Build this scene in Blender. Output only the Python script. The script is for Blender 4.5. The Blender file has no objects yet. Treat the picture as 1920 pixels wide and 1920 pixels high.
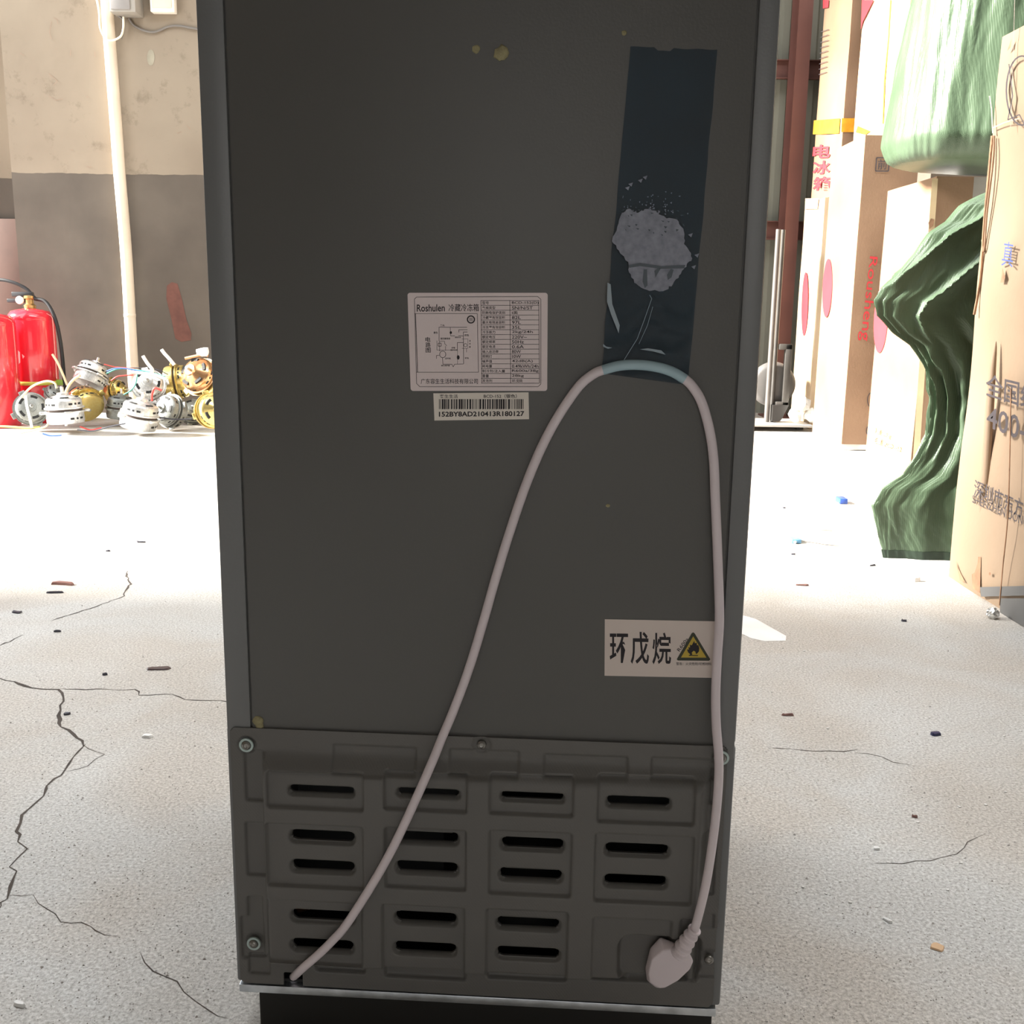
import bpy, bmesh, math, random
from math import sin, cos, pi, radians, sqrt, atan2
from mathutils import Vector, Matrix, noise
import numpy as np

SC = bpy.context.scene
COL = SC.collection
random.seed(7)

# ------------------------------------------------------------------ camera, world, lights
PITCH, ROLL, CAMZ, FPX = radians(11.4), radians(0.85), 0.728, 1920.0
Fv = Vector((0, cos(PITCH), -sin(PITCH)))
_r = Vector((1, 0, 0)); _u = Vector((0, sin(PITCH), cos(PITCH)))
Rv = _r * cos(ROLL) + _u * sin(ROLL)
Uv = _u * cos(ROLL) - _r * sin(ROLL)
CAM = Vector((0, 0, CAMZ))
cd = bpy.data.cameras.new('camera'); cam = bpy.data.objects.new('camera', cd); COL.objects.link(cam)
cd.sensor_width = 36; cd.sensor_height = 36; cd.sensor_fit = 'HORIZONTAL'; cd.lens = 36 * FPX / 1920
cd.clip_start = 0.02; cd.clip_end = 200
cam.matrix_world = Matrix(((Rv.x, Uv.x, -Fv.x, CAM.x), (Rv.y, Uv.y, -Fv.y, CAM.y), (Rv.z, Uv.z, -Fv.z, CAM.z), (0, 0, 0, 1)))
SC.camera = cam

W = bpy.data.worlds.new('world'); SC.world = W; W.use_nodes = True
_bg = W.node_tree.nodes['Background']
_bg.inputs['Color'].default_value = (0.80, 0.90, 1.0, 1); _bg.inputs['Strength'].default_value = 1.3

def area(name, loc, target, sx, sy, power, col=(1, 1, 1), spread=pi):
    l = bpy.data.lights.new(name, 'AREA'); l.shape = 'RECTANGLE'; l.size = sx; l.size_y = sy
    l.energy = power; l.color = col; l.spread = spread
    o = bpy.data.objects.new(name, l); COL.objects.link(o); o.location = loc
    o.rotation_euler = (Vector(target) - Vector(loc)).to_track_quat('-Z', 'Y').to_euler()
    return o
# daylight entering by the tall loading doorway in the left wall, and by the roof light; plus two added fills
area('doorway_daylight', (-3.80, 4.1, 2.9), (0, 4.1, 2.9), 2.8, 5.6, 150, (1.0, 0.98, 0.95))
area('roof_light_daylight', (-0.6, 4.3, 5.85), (-0.6, 4.3, 0), 4.6, 2.6, 60, (1.0, 0.98, 0.95))
area('side_overhead_fill', (0.7, 2.0, 5.85), (0.7, 2.0, 0), 4.8, 1.5, 275, (0.99, 0.99, 1.0))  # added fill for the near floor, no known roof light behind it
area('behind_camera_fill', (0.2, -5.9, 1.6), (0.2, 0, 1.2), 4.0, 3.0, 48, (1.0, 0.98, 0.96))  # added fill for the fridge back; the front wall has no gate
_s = bpy.data.lights.new('sun', 'SUN'); _s.energy = 32; _s.angle = radians(11); _s.color = (1.0, 0.955, 0.885)
_so = bpy.data.objects.new('sun', _s); COL.objects.link(_so); _so.location = (-6, 4, 6)
_so.rotation_euler = Vector((cos(radians(30)), 0.045, -sin(radians(30)))).to_track_quat('-Z', 'Y').to_euler()
SC.view_settings.view_transform = 'Standard'; SC.view_settings.look = 'None'
SC.view_settings.exposure = 0.0; SC.view_settings.gamma = 1.0; SC.view_settings.use_curve_mapping = False

# ------------------------------------------------------------------ photo-reading helpers (pixel -> point in the room)
def ray(px, py): return Fv + Rv * ((px - 960) / FPX) - Uv * ((py - 960) / FPX)
def on_floor(px, py, z=0.0):
    d = ray(px, py); return CAM + d * ((z - CAM.z) / d.z)
def at_y(px, py, Y):
    d = ray(px, py); return CAM + d * (Y / d.y)
def at_x(px, py, X):
    d = ray(px, py); return CAM + d * (X / d.x)

# ------------------------------------------------------------------ objects
def link(o, parent=None):
    COL.objects.link(o)
    if parent is not None: o.parent = parent
    return o
def tag(o, label=None, cat=None, group=None, kind=None):
    if label: o['label'] = label
    if cat: o['category'] = cat
    if group: o['group'] = group
    if kind: o['kind'] = kind
    return o
def empty(name, loc, rz=0, label=None, cat=None, group=None):
    o = bpy.data.objects.new(name, None); o.empty_display_size = 0.05
    o.location = loc; o.rotation_euler = (0, 0, rz); link(o); return tag(o, label, cat, group)
def meshobj(name, verts, faces, m, parent=None, smooth=False, mats=None, fm=None):
    me = bpy.data.meshes.new(name); me.from_pydata([tuple(v) for v in verts], [], faces)
    for k in (mats or [m]): me.materials.append(k)
    if fm is not None: me.polygons.foreach_set('material_index', fm)
    if smooth: me.polygons.foreach_set('use_smooth', [True] * len(me.polygons))
    me.update()
    return link(bpy.data.objects.new(name, me), parent)
def bmobj(name, bm, m, parent=None, smooth=False, auto=None):
    me = bpy.data.meshes.new(name); bmesh.ops.recalc_face_normals(bm, faces=bm.faces); bm.to_mesh(me); bm.free()
    me.materials.append(m)
    if smooth:
        me.polygons.foreach_set('use_smooth', [True] * len(me.polygons))
        if auto: me.set_sharp_from_angle(angle=radians(auto))
    return link(bpy.data.objects.new(name, me), parent)
def add_box(bm, lo, hi, bev=0, seg=2, M=None):
    c = [(a + b) / 2 for a, b in zip(lo, hi)]; s = [abs(b - a) for a, b in zip(lo, hi)]
    r = bmesh.ops.create_cube(bm, size=1, matrix=Matrix.Translation(c) @ Matrix.Diagonal((*s, 1)))
    vs = r['verts']
    if bev:
        es = list({e for v in vs for e in v.link_edges})
        rb = bmesh.ops.bevel(bm, geom=es, offset=bev, segments=seg, affect='EDGES', profile=0.5)
        vs = [v for v in bm.verts if v.is_valid and (v in rb['verts'] or v in vs)]
    if M is not None: bmesh.ops.transform(bm, matrix=M, verts=[v for v in vs if v.is_valid])
def box(name, lo, hi, m, parent=None, bev=0, seg=2, kind=None):
    bm = bmesh.new(); add_box(bm, lo, hi, bev, seg)
    o = bmobj(name, bm, m, parent, smooth=bev > 0, auto=40)
    if kind: o['kind'] = kind
    return o
def add_lathe(bm, prof, n=24, M=Matrix(), capped=True):
    rings = []
    for r, z in prof:
        rings.append([bm.verts.new(M @ Vector((r * cos(2 * pi * i / n), r * sin(2 * pi * i / n), z))) for i in range(n)])
    for a, b in zip(rings, rings[1:]):
        for i in range(n): bm.faces.new((a[i], a[(i + 1) % n], b[(i + 1) % n], b[i]))
    if capped:
        bm.faces.new(rings[0][::-1]); bm.faces.new(rings[-1])
def catmull(pts, per=8):
    P = [Vector(p) for p in pts]
    if len(P) < 3: return P
    out = []
    Q = [P[0] * 2 - P[1]] + P + [P[-1] * 2 - P[-2]]
    for i in range(1, len(Q) - 2):
        a, b, c, d = Q[i - 1], Q[i], Q[i + 1], Q[i + 2]
        for k in range(per):
            t = k / per
            out.append(0.5 * ((2 * b) + (c - a) * t + (2 * a - 5 * b + 4 * c - d) * t * t + (3 * b - a - 3 * c + d) * t ** 3))
    out.append(P[-1]); return out
def add_tube(bm, pts, r, n=10, radii=None):
    rings = []; up = Vector((0.13, 0.31, 0.94)).normalized(); prev = None
    for i, p in enumerate(pts):
        t = (pts[min(i + 1, len(pts) - 1)] - pts[max(i - 1, 0)]).normalized()
        if prev is None:
            x = t.cross(up).normalized()
        else:
            x = (prev - t * prev.dot(t)).normalized()
        prev = x; y = t.cross(x); rr = radii[i] if radii else r
        rings.append([bm.verts.new(p + (x * cos(2 * pi * k / n) + y * sin(2 * pi * k / n)) * rr) for k in range(n)])
    for a, b in zip(rings, rings[1:]):
        for i in range(n): bm.faces.new((a[i], a[(i + 1) % n], b[(i + 1) % n], b[i]))
    bm.faces.new(rings[0][::-1]); bm.faces.new(rings[-1])
def tube(name, pts, r, m, parent=None, per=8, n=10, radii=None):
    bm = bmesh.new(); add_tube(bm, catmull(pts, per), r, n, radii)
    return bmobj(name, bm, m, parent, smooth=True, auto=60)

# ------------------------------------------------------------------ materials
MC = {}
def mat(name, rgb, rough=0.6, metal=0.0, var=0.08, scale=8.0, bump=0.0, bscale=60.0, spec=0.5, rgb2=None, detail=5, bdist=0.002, coat=0.0):
    if name in MC: return MC[name]
    m = bpy.data.materials.new(name); m.use_nodes = True; MC[name] = m
    nt = m.node_tree; N = nt.nodes; L = nt.links; b = N['Principled BSDF']
    b.inputs['Roughness'].default_value = rough; b.inputs['Metallic'].default_value = metal
    b.inputs['Specular IOR Level'].default_value = spec
    b.inputs['Coat Weight'].default_value = coat
    tc = N.new('ShaderNodeTexCoord'); nz = N.new('ShaderNodeTexNoise')
    nz.inputs['Scale'].default_value = scale; nz.inputs['Detail'].default_value = detail
    L.new(tc.outputs['Object'], nz.inputs['Vector'])
    rp = N.new('ShaderNodeValToRGB'); rp.color_ramp.elements[0].position = 0.3; rp.color_ramp.elements[1].position = 0.7
    c2 = rgb2 or tuple(min(1, c * (1 + var)) for c in rgb); c1 = rgb if rgb2 else tuple(c * (1 - var) for c in rgb)
    rp.color_ramp.elements[0].color = (*c1, 1); rp.color_ramp.elements[1].color = (*c2, 1)
    L.new(nz.outputs['Fac'], rp.inputs['Fac']); L.new(rp.outputs['Color'], b.inputs['Base Color'])
    if bump:
        n2 = N.new('ShaderNodeTexNoise'); n2.inputs['Scale'].default_value = bscale; n2.inputs['Detail'].default_value = 3
        L.new(tc.outputs['Object'], n2.inputs['Vector'])
        bp = N.new('ShaderNodeBump'); bp.inputs['Strength'].default_value = bump; bp.inputs['Distance'].default_value = bdist
        L.new(n2.outputs['Fac'], bp.inputs['Height']); L.new(bp.outputs['Normal'], b.inputs['Normal'])
    return m
def nodes(m): return m.node_tree.nodes, m.node_tree.links, m.node_tree.nodes['Principled BSDF']
def first(m, t): return [n for n in m.node_tree.nodes if n.type == t][0]

def floor_material():
    m = mat('concrete_floor', (0.44, 0.432, 0.41), 0.62, 0, 0.2, 1.2, rgb2=(0.59, 0.582, 0.56)); N, L, b = nodes(m)
    tc = first(m, 'TEX_COORD'); rp = first(m, 'VALTORGB')
    # fine aggregate speckle
    sp = N.new('ShaderNodeTexNoise'); sp.inputs['Scale'].default_value = 230; sp.inputs['Detail'].default_value = 4; sp.inputs['Roughness'].default_value = 0.75
    L.new(tc.outputs['Object'], sp.inputs['Vector'])
    r2 = N.new('ShaderNodeValToRGB'); r2.color_ramp.elements[0].position = 0.33; r2.color_ramp.elements[1].position = 0.66
    r2.color_ramp.elements[0].color = (0.55, 0.53, 0.51, 1); r2.color_ramp.elements[1].color = (1.34, 1.34, 1.34, 1)
    L.new(sp.outputs['Fac'], r2.inputs['Fac'])
    mx = N.new('ShaderNodeMix'); mx.data_type = 'RGBA'; mx.blend_type = 'MULTIPLY'; mx.inputs['Factor'].default_value = 1
    L.new(rp.outputs['Color'], mx.inputs['A']); L.new(r2.outputs['Color'], mx.inputs['B'])
    # brownish and bluish stains
    st = N.new('ShaderNodeTexNoise'); st.inputs['Scale'].default_value = 2.7; st.inputs['Detail'].default_value = 6; st.inputs['Distortion'].default_value = 0.6
    L.new(tc.outputs['Object'], st.inputs['Vector'])
    r3 = N.new('ShaderNodeValToRGB'); r3.color_ramp.elements[0].position = 0.42; r3.color_ramp.elements[1].position = 0.62
    r3.color_ramp.elements[0].color = (0.86, 0.78, 0.70, 1); r3.color_ramp.elements[1].color = (1.02, 1.04, 1.06, 1)
    L.new(st.outputs['Fac'], r3.inputs['Fac'])
    m2 = N.new('ShaderNodeMix'); m2.data_type = 'RGBA'; m2.blend_type = 'MULTIPLY'; m2.inputs['Factor'].default_value = 0.55
    L.new(mx.outputs['Result'], m2.inputs['A']); L.new(r3.outputs['Color'], m2.inputs['B'])
    L.new(m2.outputs['Result'], b.inputs['Base Color'])
    # relief: grit + broad trowel waves
    bp = N.new('ShaderNodeBump'); bp.inputs['Strength'].default_value = 0.9; bp.inputs['Distance'].default_value = 0.0022
    L.new(sp.outputs['Fac'], bp.inputs['Height'])
    w2 = N.new('ShaderNodeTexNoise'); w2.inputs['Scale'].default_value = 14; w2.inputs['Detail'].default_value = 5
    L.new(tc.outputs['Object'], w2.inputs['Vector'])
    b2 = N.new('ShaderNodeBump'); b2.inputs['Strength'].default_value = 0.5; b2.inputs['Distance'].default_value = 0.006
    L.new(w2.outputs['Fac'], b2.inputs['Height']); L.new(bp.outputs['Normal'], b2.inputs['Normal']); L.new(b2.outputs['Normal'], b.inputs['Normal'])
    return m
def wall_material(dado_z):
    m = mat('painted_wall', (0.205, 0.163, 0.12), 0.85, 0, 0.1, 1.6, 0.25, 25, rgb2=(0.26, 0.214, 0.16)); N, L, b = nodes(m)
    tc = first(m, 'TEX_COORD'); rp = first(m, 'VALTORGB')
    sx = N.new('ShaderNodeSeparateXYZ'); L.new(tc.outputs['Object'], sx.inputs['Vector'])
    wn = N.new('ShaderNodeTexNoise'); wn.inputs['Scale'].default_value = 9; L.new(tc.outputs['Object'], wn.inputs['Vector'])
    ma = N.new('ShaderNodeMath'); ma.operation = 'MULTIPLY_ADD'; ma.inputs[1].default_value = 0.02
    L.new(wn.outputs['Fac'], ma.inputs[0]); L.new(sx.outputs['Z'], ma.inputs[2])
    gt = N.new('ShaderNodeMath'); gt.operation = 'LESS_THAN'; gt.inputs[1].default_value = dado_z + 0.01
    L.new(ma.outputs[0], gt.inputs[0])
    dn = N.new('ShaderNodeTexNoise'); dn.inputs['Scale'].default_value = 2.4; dn.inputs['Detail'].default_value = 6; L.new(tc.outputs['Object'], dn.inputs['Vector'])
    dr = N.new('ShaderNodeValToRGB'); dr.color_ramp.elements[0].position = .35; dr.color_ramp.elements[1].position = .65
    dr.color_ramp.elements[0].color = (0.076, 0.061, 0.048, 1); dr.color_ramp.elements[1].color = (0.105, 0.086, 0.068, 1)
    L.new(dn.outputs['Fac'], dr.inputs['Fac'])
    # scuffs on the cream part
    sc = N.new('ShaderNodeTexNoise'); sc.inputs['Scale'].default_value = 6.5; sc.inputs['Detail'].default_value = 8; sc.inputs['Roughness'].default_value = .7
    L.new(tc.outputs['Object'], sc.inputs['Vector'])
    sr = N.new('ShaderNodeValToRGB'); sr.color_ramp.elements[0].position = .26; sr.color_ramp.elements[1].position = .42
    sr.color_ramp.elements[0].color = (.55, .52, .48, 1); sr.color_ramp.elements[1].color = (1, 1, 1, 1)
    L.new(sc.outputs['Fac'], sr.inputs['Fac'])
    mm = N.new('ShaderNodeMix'); mm.data_type = 'RGBA'; mm.blend_type = 'MULTIPLY'; mm.inputs['Factor'].default_value = .8
    L.new(rp.outputs['Color'], mm.inputs['A']); L.new(sr.outputs['Color'], mm.inputs['B'])
    mx = N.new('ShaderNodeMix'); mx.data_type = 'RGBA'
    L.new(gt.outputs[0], mx.inputs['Factor']); L.new(mm.outputs['Result'], mx.inputs['A']); L.new(dr.outputs['Color'], mx.inputs['B'])
    L.new(mx.outputs['Result'], b.inputs['Base Color'])
    return m
def wave_bump(m, scale, strength, dist, rot=(0, 0, 0), two=False):
    N, L, b = nodes(m); tc = first(m, 'TEX_COORD'); prev = None
    for r in ([rot] if not two else [rot, (rot[0], rot[1] + pi / 2, rot[2] + pi / 2)]):
        mp = N.new('ShaderNodeMapping'); mp.inputs['Rotation'].default_value = r; L.new(tc.outputs['Object'], mp.inputs['Vector'])
        wv = N.new('ShaderNodeTexWave'); wv.inputs['Scale'].default_value = scale; wv.inputs['Distortion'].default_value = 0.6
        L.new(mp.outputs['Vector'], wv.inputs['Vector'])
        bp = N.new('ShaderNodeBump'); bp.inputs['Strength'].default_value = strength; bp.inputs['Distance'].default_value = dist
        L.new(wv.outputs['Fac'], bp.inputs['Height'])
        if prev: L.new(prev.outputs['Normal'], bp.inputs['Normal'])
        elif b.inputs['Normal'].links: L.new(b.inputs['Normal'].links[0].from_socket, bp.inputs['Normal'])
        prev = bp
    L.new(prev.outputs['Normal'], b.inputs['Normal'])

M_black = mat('black_rubber', (0.012, 0.012, 0.013), 0.6)
M_ink = mat('black_ink', (0.02, 0.016, 0.02), 0.7)
M_body = mat('grey_coated_steel', (0.098, 0.097, 0.092), 0.42, 0, 0.05, 3, 0.35, 420, bdist=0.0004)
M_flange = mat('lit_flange_steel', (0.165, 0.170, 0.172), 0.34, 0, 0.05, 3, 0.35, 420, bdist=0.0004)  # paler than the body to stand in for light grazing the flanges
M_cover = mat('grey_moulded_plastic', (0.122, 0.118, 0.110), 0.5, 0, 0.05, 6, 0.3, 500, bdist=0.0004)
wave_bump(M_cover, 130, 0.12, 0.0004, (0, radians(38), 0))
M_galv = mat('galvanised_steel', (0.62, 0.66, 0.70), 0.33, 0.9, 0.25, 40, 0.2, 120)
M_paper = mat('white_label_paper', (0.78, 0.68, 0.68), 0.6, 0, 0.02, 12)
M_cord = mat('white_pvc_cord', (0.74, 0.66, 0.69), 0.45, 0, 0.04, 10)
M_steel = mat('bright_steel', (0.62, 0.62, 0.60), 0.28, 1.0, 0.15, 20)
M_card = mat('brown_cardboard', (0.215, 0.128, 0.076), 0.75, 0, 0.1, 3, 0.2, 90, rgb2=(0.27, 0.168, 0.102))
wave_bump(M_card, 60, 0.10, 0.0006, (0, 0, 0))
M_cardA = mat('worn_cardboard', (0.24, 0.168, 0.110), 0.75, 0, 0.1, 2.5, 0.25, 60, rgb2=(0.31, 0.222, 0.148))
wave_bump(M_cardA, 60, 0.10, 0.0006, (0, 0, 0))
M_card2 = mat('pale_cardboard', (0.52, 0.39, 0.25), 0.7, 0, 0.1, 3, 0.2, 90, rgb2=(0.60, 0.46, 0.31))
M_cardedge = mat('torn_cardboard', (0.30, 0.17, 0.10), 0.9, 0, 0.3, 30)
M_red = mat('red_print', (0.50, 0.03, 0.04), 0.6)
M_printgrey = mat('grey_box_print', (0.055, 0.045, 0.05), 0.8, 0, 0.2, 40)
M_green = mat('green_woven_sack', (0.056, 0.090, 0.050), 0.42, 0, 0.15, 5, 0.25, 30, rgb2=(0.082, 0.125, 0.074), bdist=0.004)
wave_bump(M_green, 90, 0.35, 0.0008, (0.3, 0, 0.2), two=True)

# ------------------------------------------------------------------ flat print helper: shapes drawn in photo pixels, laid on a real surface
def quad_map(q):
    (a, b, c, d) = q   # TL TR BR BL
    def f(u, v):
        return ((a[0] * (1 - u) + b[0] * u) * (1 - v) + (d[0] * (1 - u) + c[0] * u) * v,
                (a[1] * (1 - u) + b[1] * u) * (1 - v) + (d[1] * (1 - u) + c[1] * u) * v)
    return f
class Print:
    def __init__(s): s.v = []; s.f = []
    def poly(s, pts):
        k = len(s.v); s.v += pts; s.f.append(tuple(range(k, k + len(pts))))
    def line(s, p, q, w):
        dx, dy = q[0] - p[0], q[1] - p[1]; l = sqrt(dx * dx + dy * dy) or 1; nx, ny = -dy / l * w / 2, dx / l * w / 2
        s.poly([(p[0] + nx, p[1] + ny), (q[0] + nx, q[1] + ny), (q[0] - nx, q[1] - ny), (p[0] - nx, p[1] - ny)])
    def path(s, pts, w, closed=False):
        for a, b in zip(pts, pts[1:] + ([pts[0]] if closed else [])): s.line(a, b, w)
    def ring(s, c, rx, ry, w, n=28, a0=0, a1=2 * pi):
        P = [(c[0] + rx * cos(a0 + (a1 - a0) * i / n), c[1] + ry * sin(a0 + (a1 - a0) * i / n)) for i in range(n + 1)]; s.path(P, w)
    def disc(s, c, rx, ry, n=24): s.poly([(c[0] + rx * cos(2 * pi * i / n), c[1] + ry * sin(2 * pi * i / n)) for i in range(n)])
    def text(s, body, quad, off=0.0):
        c = bpy.data.curves.new('lettering', 'FONT'); c.body = body; c.size = 1; c.resolution_u = 3
        if off: c.offset = off
        o = bpy.data.objects.new('lettering', c); COL.objects.link(o)
        dg = bpy.context.evaluated_depsgraph_get(); me = bpy.data.meshes.new_from_object(o.evaluated_get(dg))
        xs = [v.co.x for v in me.vertices]; ys = [v.co.y for v in me.vertices]
        x0, x1, y0, y1 = min(xs), max(xs), min(ys), max(ys); f = quad_map(quad); k = len(s.v)
        for v in me.vertices: s.v.append(f((v.co.x - x0) / (x1 - x0), 1 - (v.co.y - y0) / (y1 - y0)))
        for p in me.polygons: s.f.append(tuple(k + i for i in p.vertices))
        bpy.data.objects.remove(o); bpy.data.curves.remove(c); bpy.data.meshes.remove(me)
    def rtext(s, body, x0, y0, x1, y1, off=0.0, sl=0.0):
        d = (x1 - x0) * sl; s.text(body, ((x0, y0), (x1, y0 + d), (x1, y1 + d), (x0, y1)), off)
    def build(s, name, fn, m, parent=None):
        return meshobj(name, [fn(*p) for p in s.v], s.f, m, parent)

# ================================================================== THE ROOM
WALL_Y = 6.7
DADO = at_y(150, 325, WALL_Y).z
M_floor = floor_material(); M_wall = wall_material(DADO)
XL, XR, YF, YB, ZC = -3.7, 3.6, 7.35, -6.0, 6.0
floor = box('floor', (-9, YB, -0.1), (XR, YF + .1, 0), M_floor, kind='structure')
M_crack = mat('crack_dirt', (0.06, 0.048, 0.04), 0.95, 0, 0.3, 30)
def crack(pts, w):
    P = []
    W3 = [on_floor(*p) for p in pts]
    for a, b in zip(W3, W3[1:]):
        n = max(2, int((b - a).length / 0.018))
        for i in range(n): P.append(a.lerp(b, i / n))
    P.append(W3[-1]); vs = []; fs = []
    for i, p in enumerate(P):
        t = (P[min(i + 1, len(P) - 1)] - P[max(0, i - 1)]).normalized(); nn = Vector((-t.y, t.x, 0))
        j = Vector((random.uniform(-1, 1), random.uniform(-1, 1), 0)) * 0.004
        ww = w * random.uniform(0.25, 1.0) * (0.3 if i in (0, len(P) - 1) else 1)
        for sgn in (-1, 1): q = p + j + nn * sgn * ww / 2; vs.append((q.x, q.y, 0.0006))
        if i: k = 2 * i; fs.append((k - 2, k - 1, k + 1, k))
    meshobj('crack', vs, fs, M_crack, floor)
crack([(-30, 1268), (0, 1271), (26, 1279), (61, 1291), (108, 1292), (124, 1307), (112, 1323), (109, 1342), (117, 1363), (136, 1377), (157, 1398)], 0.0075)
crack([(157, 1398), (127, 1442), (85, 1473), (87, 1491), (42, 1529), (31, 1557), (35, 1578), (56, 1590), (23, 1625), (30, 1644), (14, 1686), (0, 1697), (-20, 1720)], 0.0048)
crack([(108, 1292), (250, 1294), (262, 1303), (320, 1303), (345, 1312), (430, 1315), (520, 1318)], 0.0035)
crack([(157, 1398), (193, 1414), (160, 1437), (130, 1445)], 0.0022)
crack([(20, 1678), (60, 1680), (85, 1705), (112, 1729), (150, 1733), (175, 1748), (232, 1754)], 0.0016)
crack([(260, 1790), (290, 1825), (330, 1845), (390, 1890), (432, 1912)], 0.0016)
crack([(248, 1068), (236, 1074), (245, 1095), (236, 1110), (234, 1118), (180, 1137), (100, 1163)], 0.006)
crack([(40, 1191), (20, 1203), (0, 1210)], 0.005)
crack([(1440, 1402), (1580, 1410), (1604, 1404)], 0.0028)
crack([(1600, 1410), (1650, 1418), (1672, 1430), (1722, 1437)], 0.0018)
crack([(1640, 1622), (1740, 1612), (1790, 1600), (1815, 1580), (1850, 1562)], 0.0015)

COR = at_y(22, 330, WALL_Y).x
M_ceil = mat('grey_ceiling', (0.30, 0.29, 0.27), 0.9)
M_dim = mat('dim_shed_wall', (0.20, 0.185, 0.165), 0.9, 0, .1, 1.0)
box('wall_back', (COR, WALL_Y, 0), (0.2, WALL_Y + 0.2, ZC), M_wall, kind='structure')
box('wall_back_recess', (XL, WALL_Y + 0.32, 0), (COR, WALL_Y + 0.52, ZC), M_wall, kind='structure')
box('wall_back_return', (0.0, WALL_Y + 0.2, 0), (0.2, YF, ZC), M_dim, kind='structure')
wl = bmesh.new()
add_box(wl, (XL - .2, YB, 0), (XL, 2.53, ZC)); add_box(wl, (XL - .2, 6.98, 0), (XL, 7.22, ZC)); add_box(wl, (XL - .2, 2.53, 5.85), (XL, 6.98, ZC))
tag(bmobj('wall_left', wl, M_wall), kind='structure')
box('wall_right', (XR, YB, 0), (XR + .2, YF + .1, ZC), M_dim, kind='structure')
box('wall_front', (XL - .2, YB - .2, 0), (XR + .2, YB, ZC), M_dim, kind='structure')
cb = bmesh.new()
for a_, b_ in (((XL - .2, YB - .2), (XR + .2, 1.2)), ((XL - .2, 2.8), (XR + .2, 2.95)), ((XL - .2, 5.7), (XR + .2, YF + .1)),
               ((XL - .2, 1.2), (-1.8, 2.8)), ((3.2, 1.2), (XR + .2, 2.8)), ((XL - .2, 2.95), (-3.0, 5.7)), ((1.8, 2.95), (XR + .2, 5.7))):
    add_box(cb, (*a_, ZC), (*b_, ZC + .15))
tag(bmobj('ceiling', cb, M_ceil), kind='structure')
# corrugated sheet wall on the right rear
M_sheet = mat('greygreen_sheet_metal', (0.18, 0.175, 0.14), 0.6, 0.1, 0.1, 1.2)
vs = []; fs = []; n = 0; x = 0.2; prof = [(0, 0), (.10, 0), (.12, .03), (.16, .03), (.18, 0)]
X = []
while x < XR:
    for dx, dy in prof: X.append((x + dx, YF - dy))
    x += .18
for (a, b) in X: vs += [(a, b, 0), (a, b, ZC)]
for i in range(len(X) - 1): fs.append((2 * i, 2 * i + 1, 2 * i + 3, 2 * i + 2))
sh = meshobj('wall_back_sheet', vs, fs, M_sheet); tag(sh, kind='structure')
sh.modifiers.new('thickness', 'SOLIDIFY').thickness = 0.004
# red-brown column and rails in front of it
M_oxide = mat('red_oxide_steel', (0.13, 0.050, 0.038), 0.55, 0, 0.15, 4)
YC = 7.09
t = empty('steel_column', (at_y(1486, 300, YC).x, YC, 0), 0, 'red-brown painted steel column in front of corrugated sheet wall, right of the fridge', 'column')
bm = bmesh.new()
wd = 0.045
add_box(bm, (-wd, -.09, 0), (wd, -.08, ZC)); add_box(bm, (-wd, .08, 0), (wd, .09, ZC)); add_box(bm, (-.004, -.08, 0), (.004, .08, ZC))
bmobj('flange_and_web', bm, M_oxide, t)
box('base_plate', (-.10, -.10, 0), (.10, .10, .012), M_oxide, t)
for k, (ya, yb) in enumerate(((112, 148), (415, 450))):
    za, zb = at_y(1490, yb, 7.22).z, at_y(1490, ya, 7.22).z
    g = empty('wall_rail', (1.9, 7.25, za), 0, ['red-brown horizontal wall rail, upper, crossing behind the steel column', 'red-brown horizontal wall rail, lower, crossing behind the steel column'][k], 'rail')
    box('channel_web', (-1.65, -.005, 0), (1.65, .0, zb - za), M_oxide, g)
    box('channel_flange', (-1.65, -.04, zb - za - .006), (1.65, .0, zb - za), M_oxide, g); box('channel_flange', (-1.65, -.04, 0), (1.65, 0, .006), M_oxide, g)

# ================================================================== THE FRIDGE
AF = radians(3.25); DU = Vector((cos(AF), -sin(AF), 0)); NV = Vector((sin(AF), cos(AF), 0))
FP = Vector((0, 0.9, 0)) + DU * (-0.0293)
def Bp(px, py, off=0.0):
    """point on the fridge's back plane (offset towards the viewer), in the fridge's own axes"""
    d = ray(px, py); P0 = FP - NV * off
    p = CAM + d * ((P0 - CAM).dot(NV) / d.dot(NV)) - FP
    return Vector((p.dot(DU), -off, p.z))
HW = 0.2407; HTOP = 1.26; ZB = 0.058
fr = empty('refrigerator', FP, -AF, 'dark grey refrigerator seen from the back with a looped white power cord', 'refrigerator')
zc_top = (Bp(437, 1368).z + Bp(1362, 1398).z) / 2 + 0.001
bm = bmesh.new()
add_box(bm, (-HW, 0.0, zc_top - .004), (HW, 0.47, HTOP), 0.007, 3)
bmobj('cabinet', bm, M_body, fr, True, 40)
bm = bmesh.new()
for s in (-1, 1): add_box(bm, (s * HW, 0.0, ZB), (s * (HW - 0.012), 0.47, zc_top), 0.003, 2)
add_box(bm, (-HW + .012, 0.20, ZB), (HW - .012, 0.21, zc_top - .004)); add_box(bm, (-HW + .004, .21, ZB), (HW - .004, .47, zc_top - .004))
bmobj('compressor_bay', bm, M_flange, fr, True, 40)
box('bay_floor', (-HW + .006, .004, ZB), (HW - .006, .2, ZB + .003), M_black, fr)
# door on the far side
dz = 0.72
for z0, z1, nm in ((ZB + .03, dz - .004, 'door'), (dz + .004, HTOP, 'door')):
    d = box(nm, (-HW, .475, z0), (HW, .525, z1), M_flange, fr, 0.008, 3)
    box('handle', (HW - .03, .525, (z0 + z1) / 2 - .08), (HW - .014, .54, (z0 + z1) / 2 + .08), M_steel, d, .003)
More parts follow.
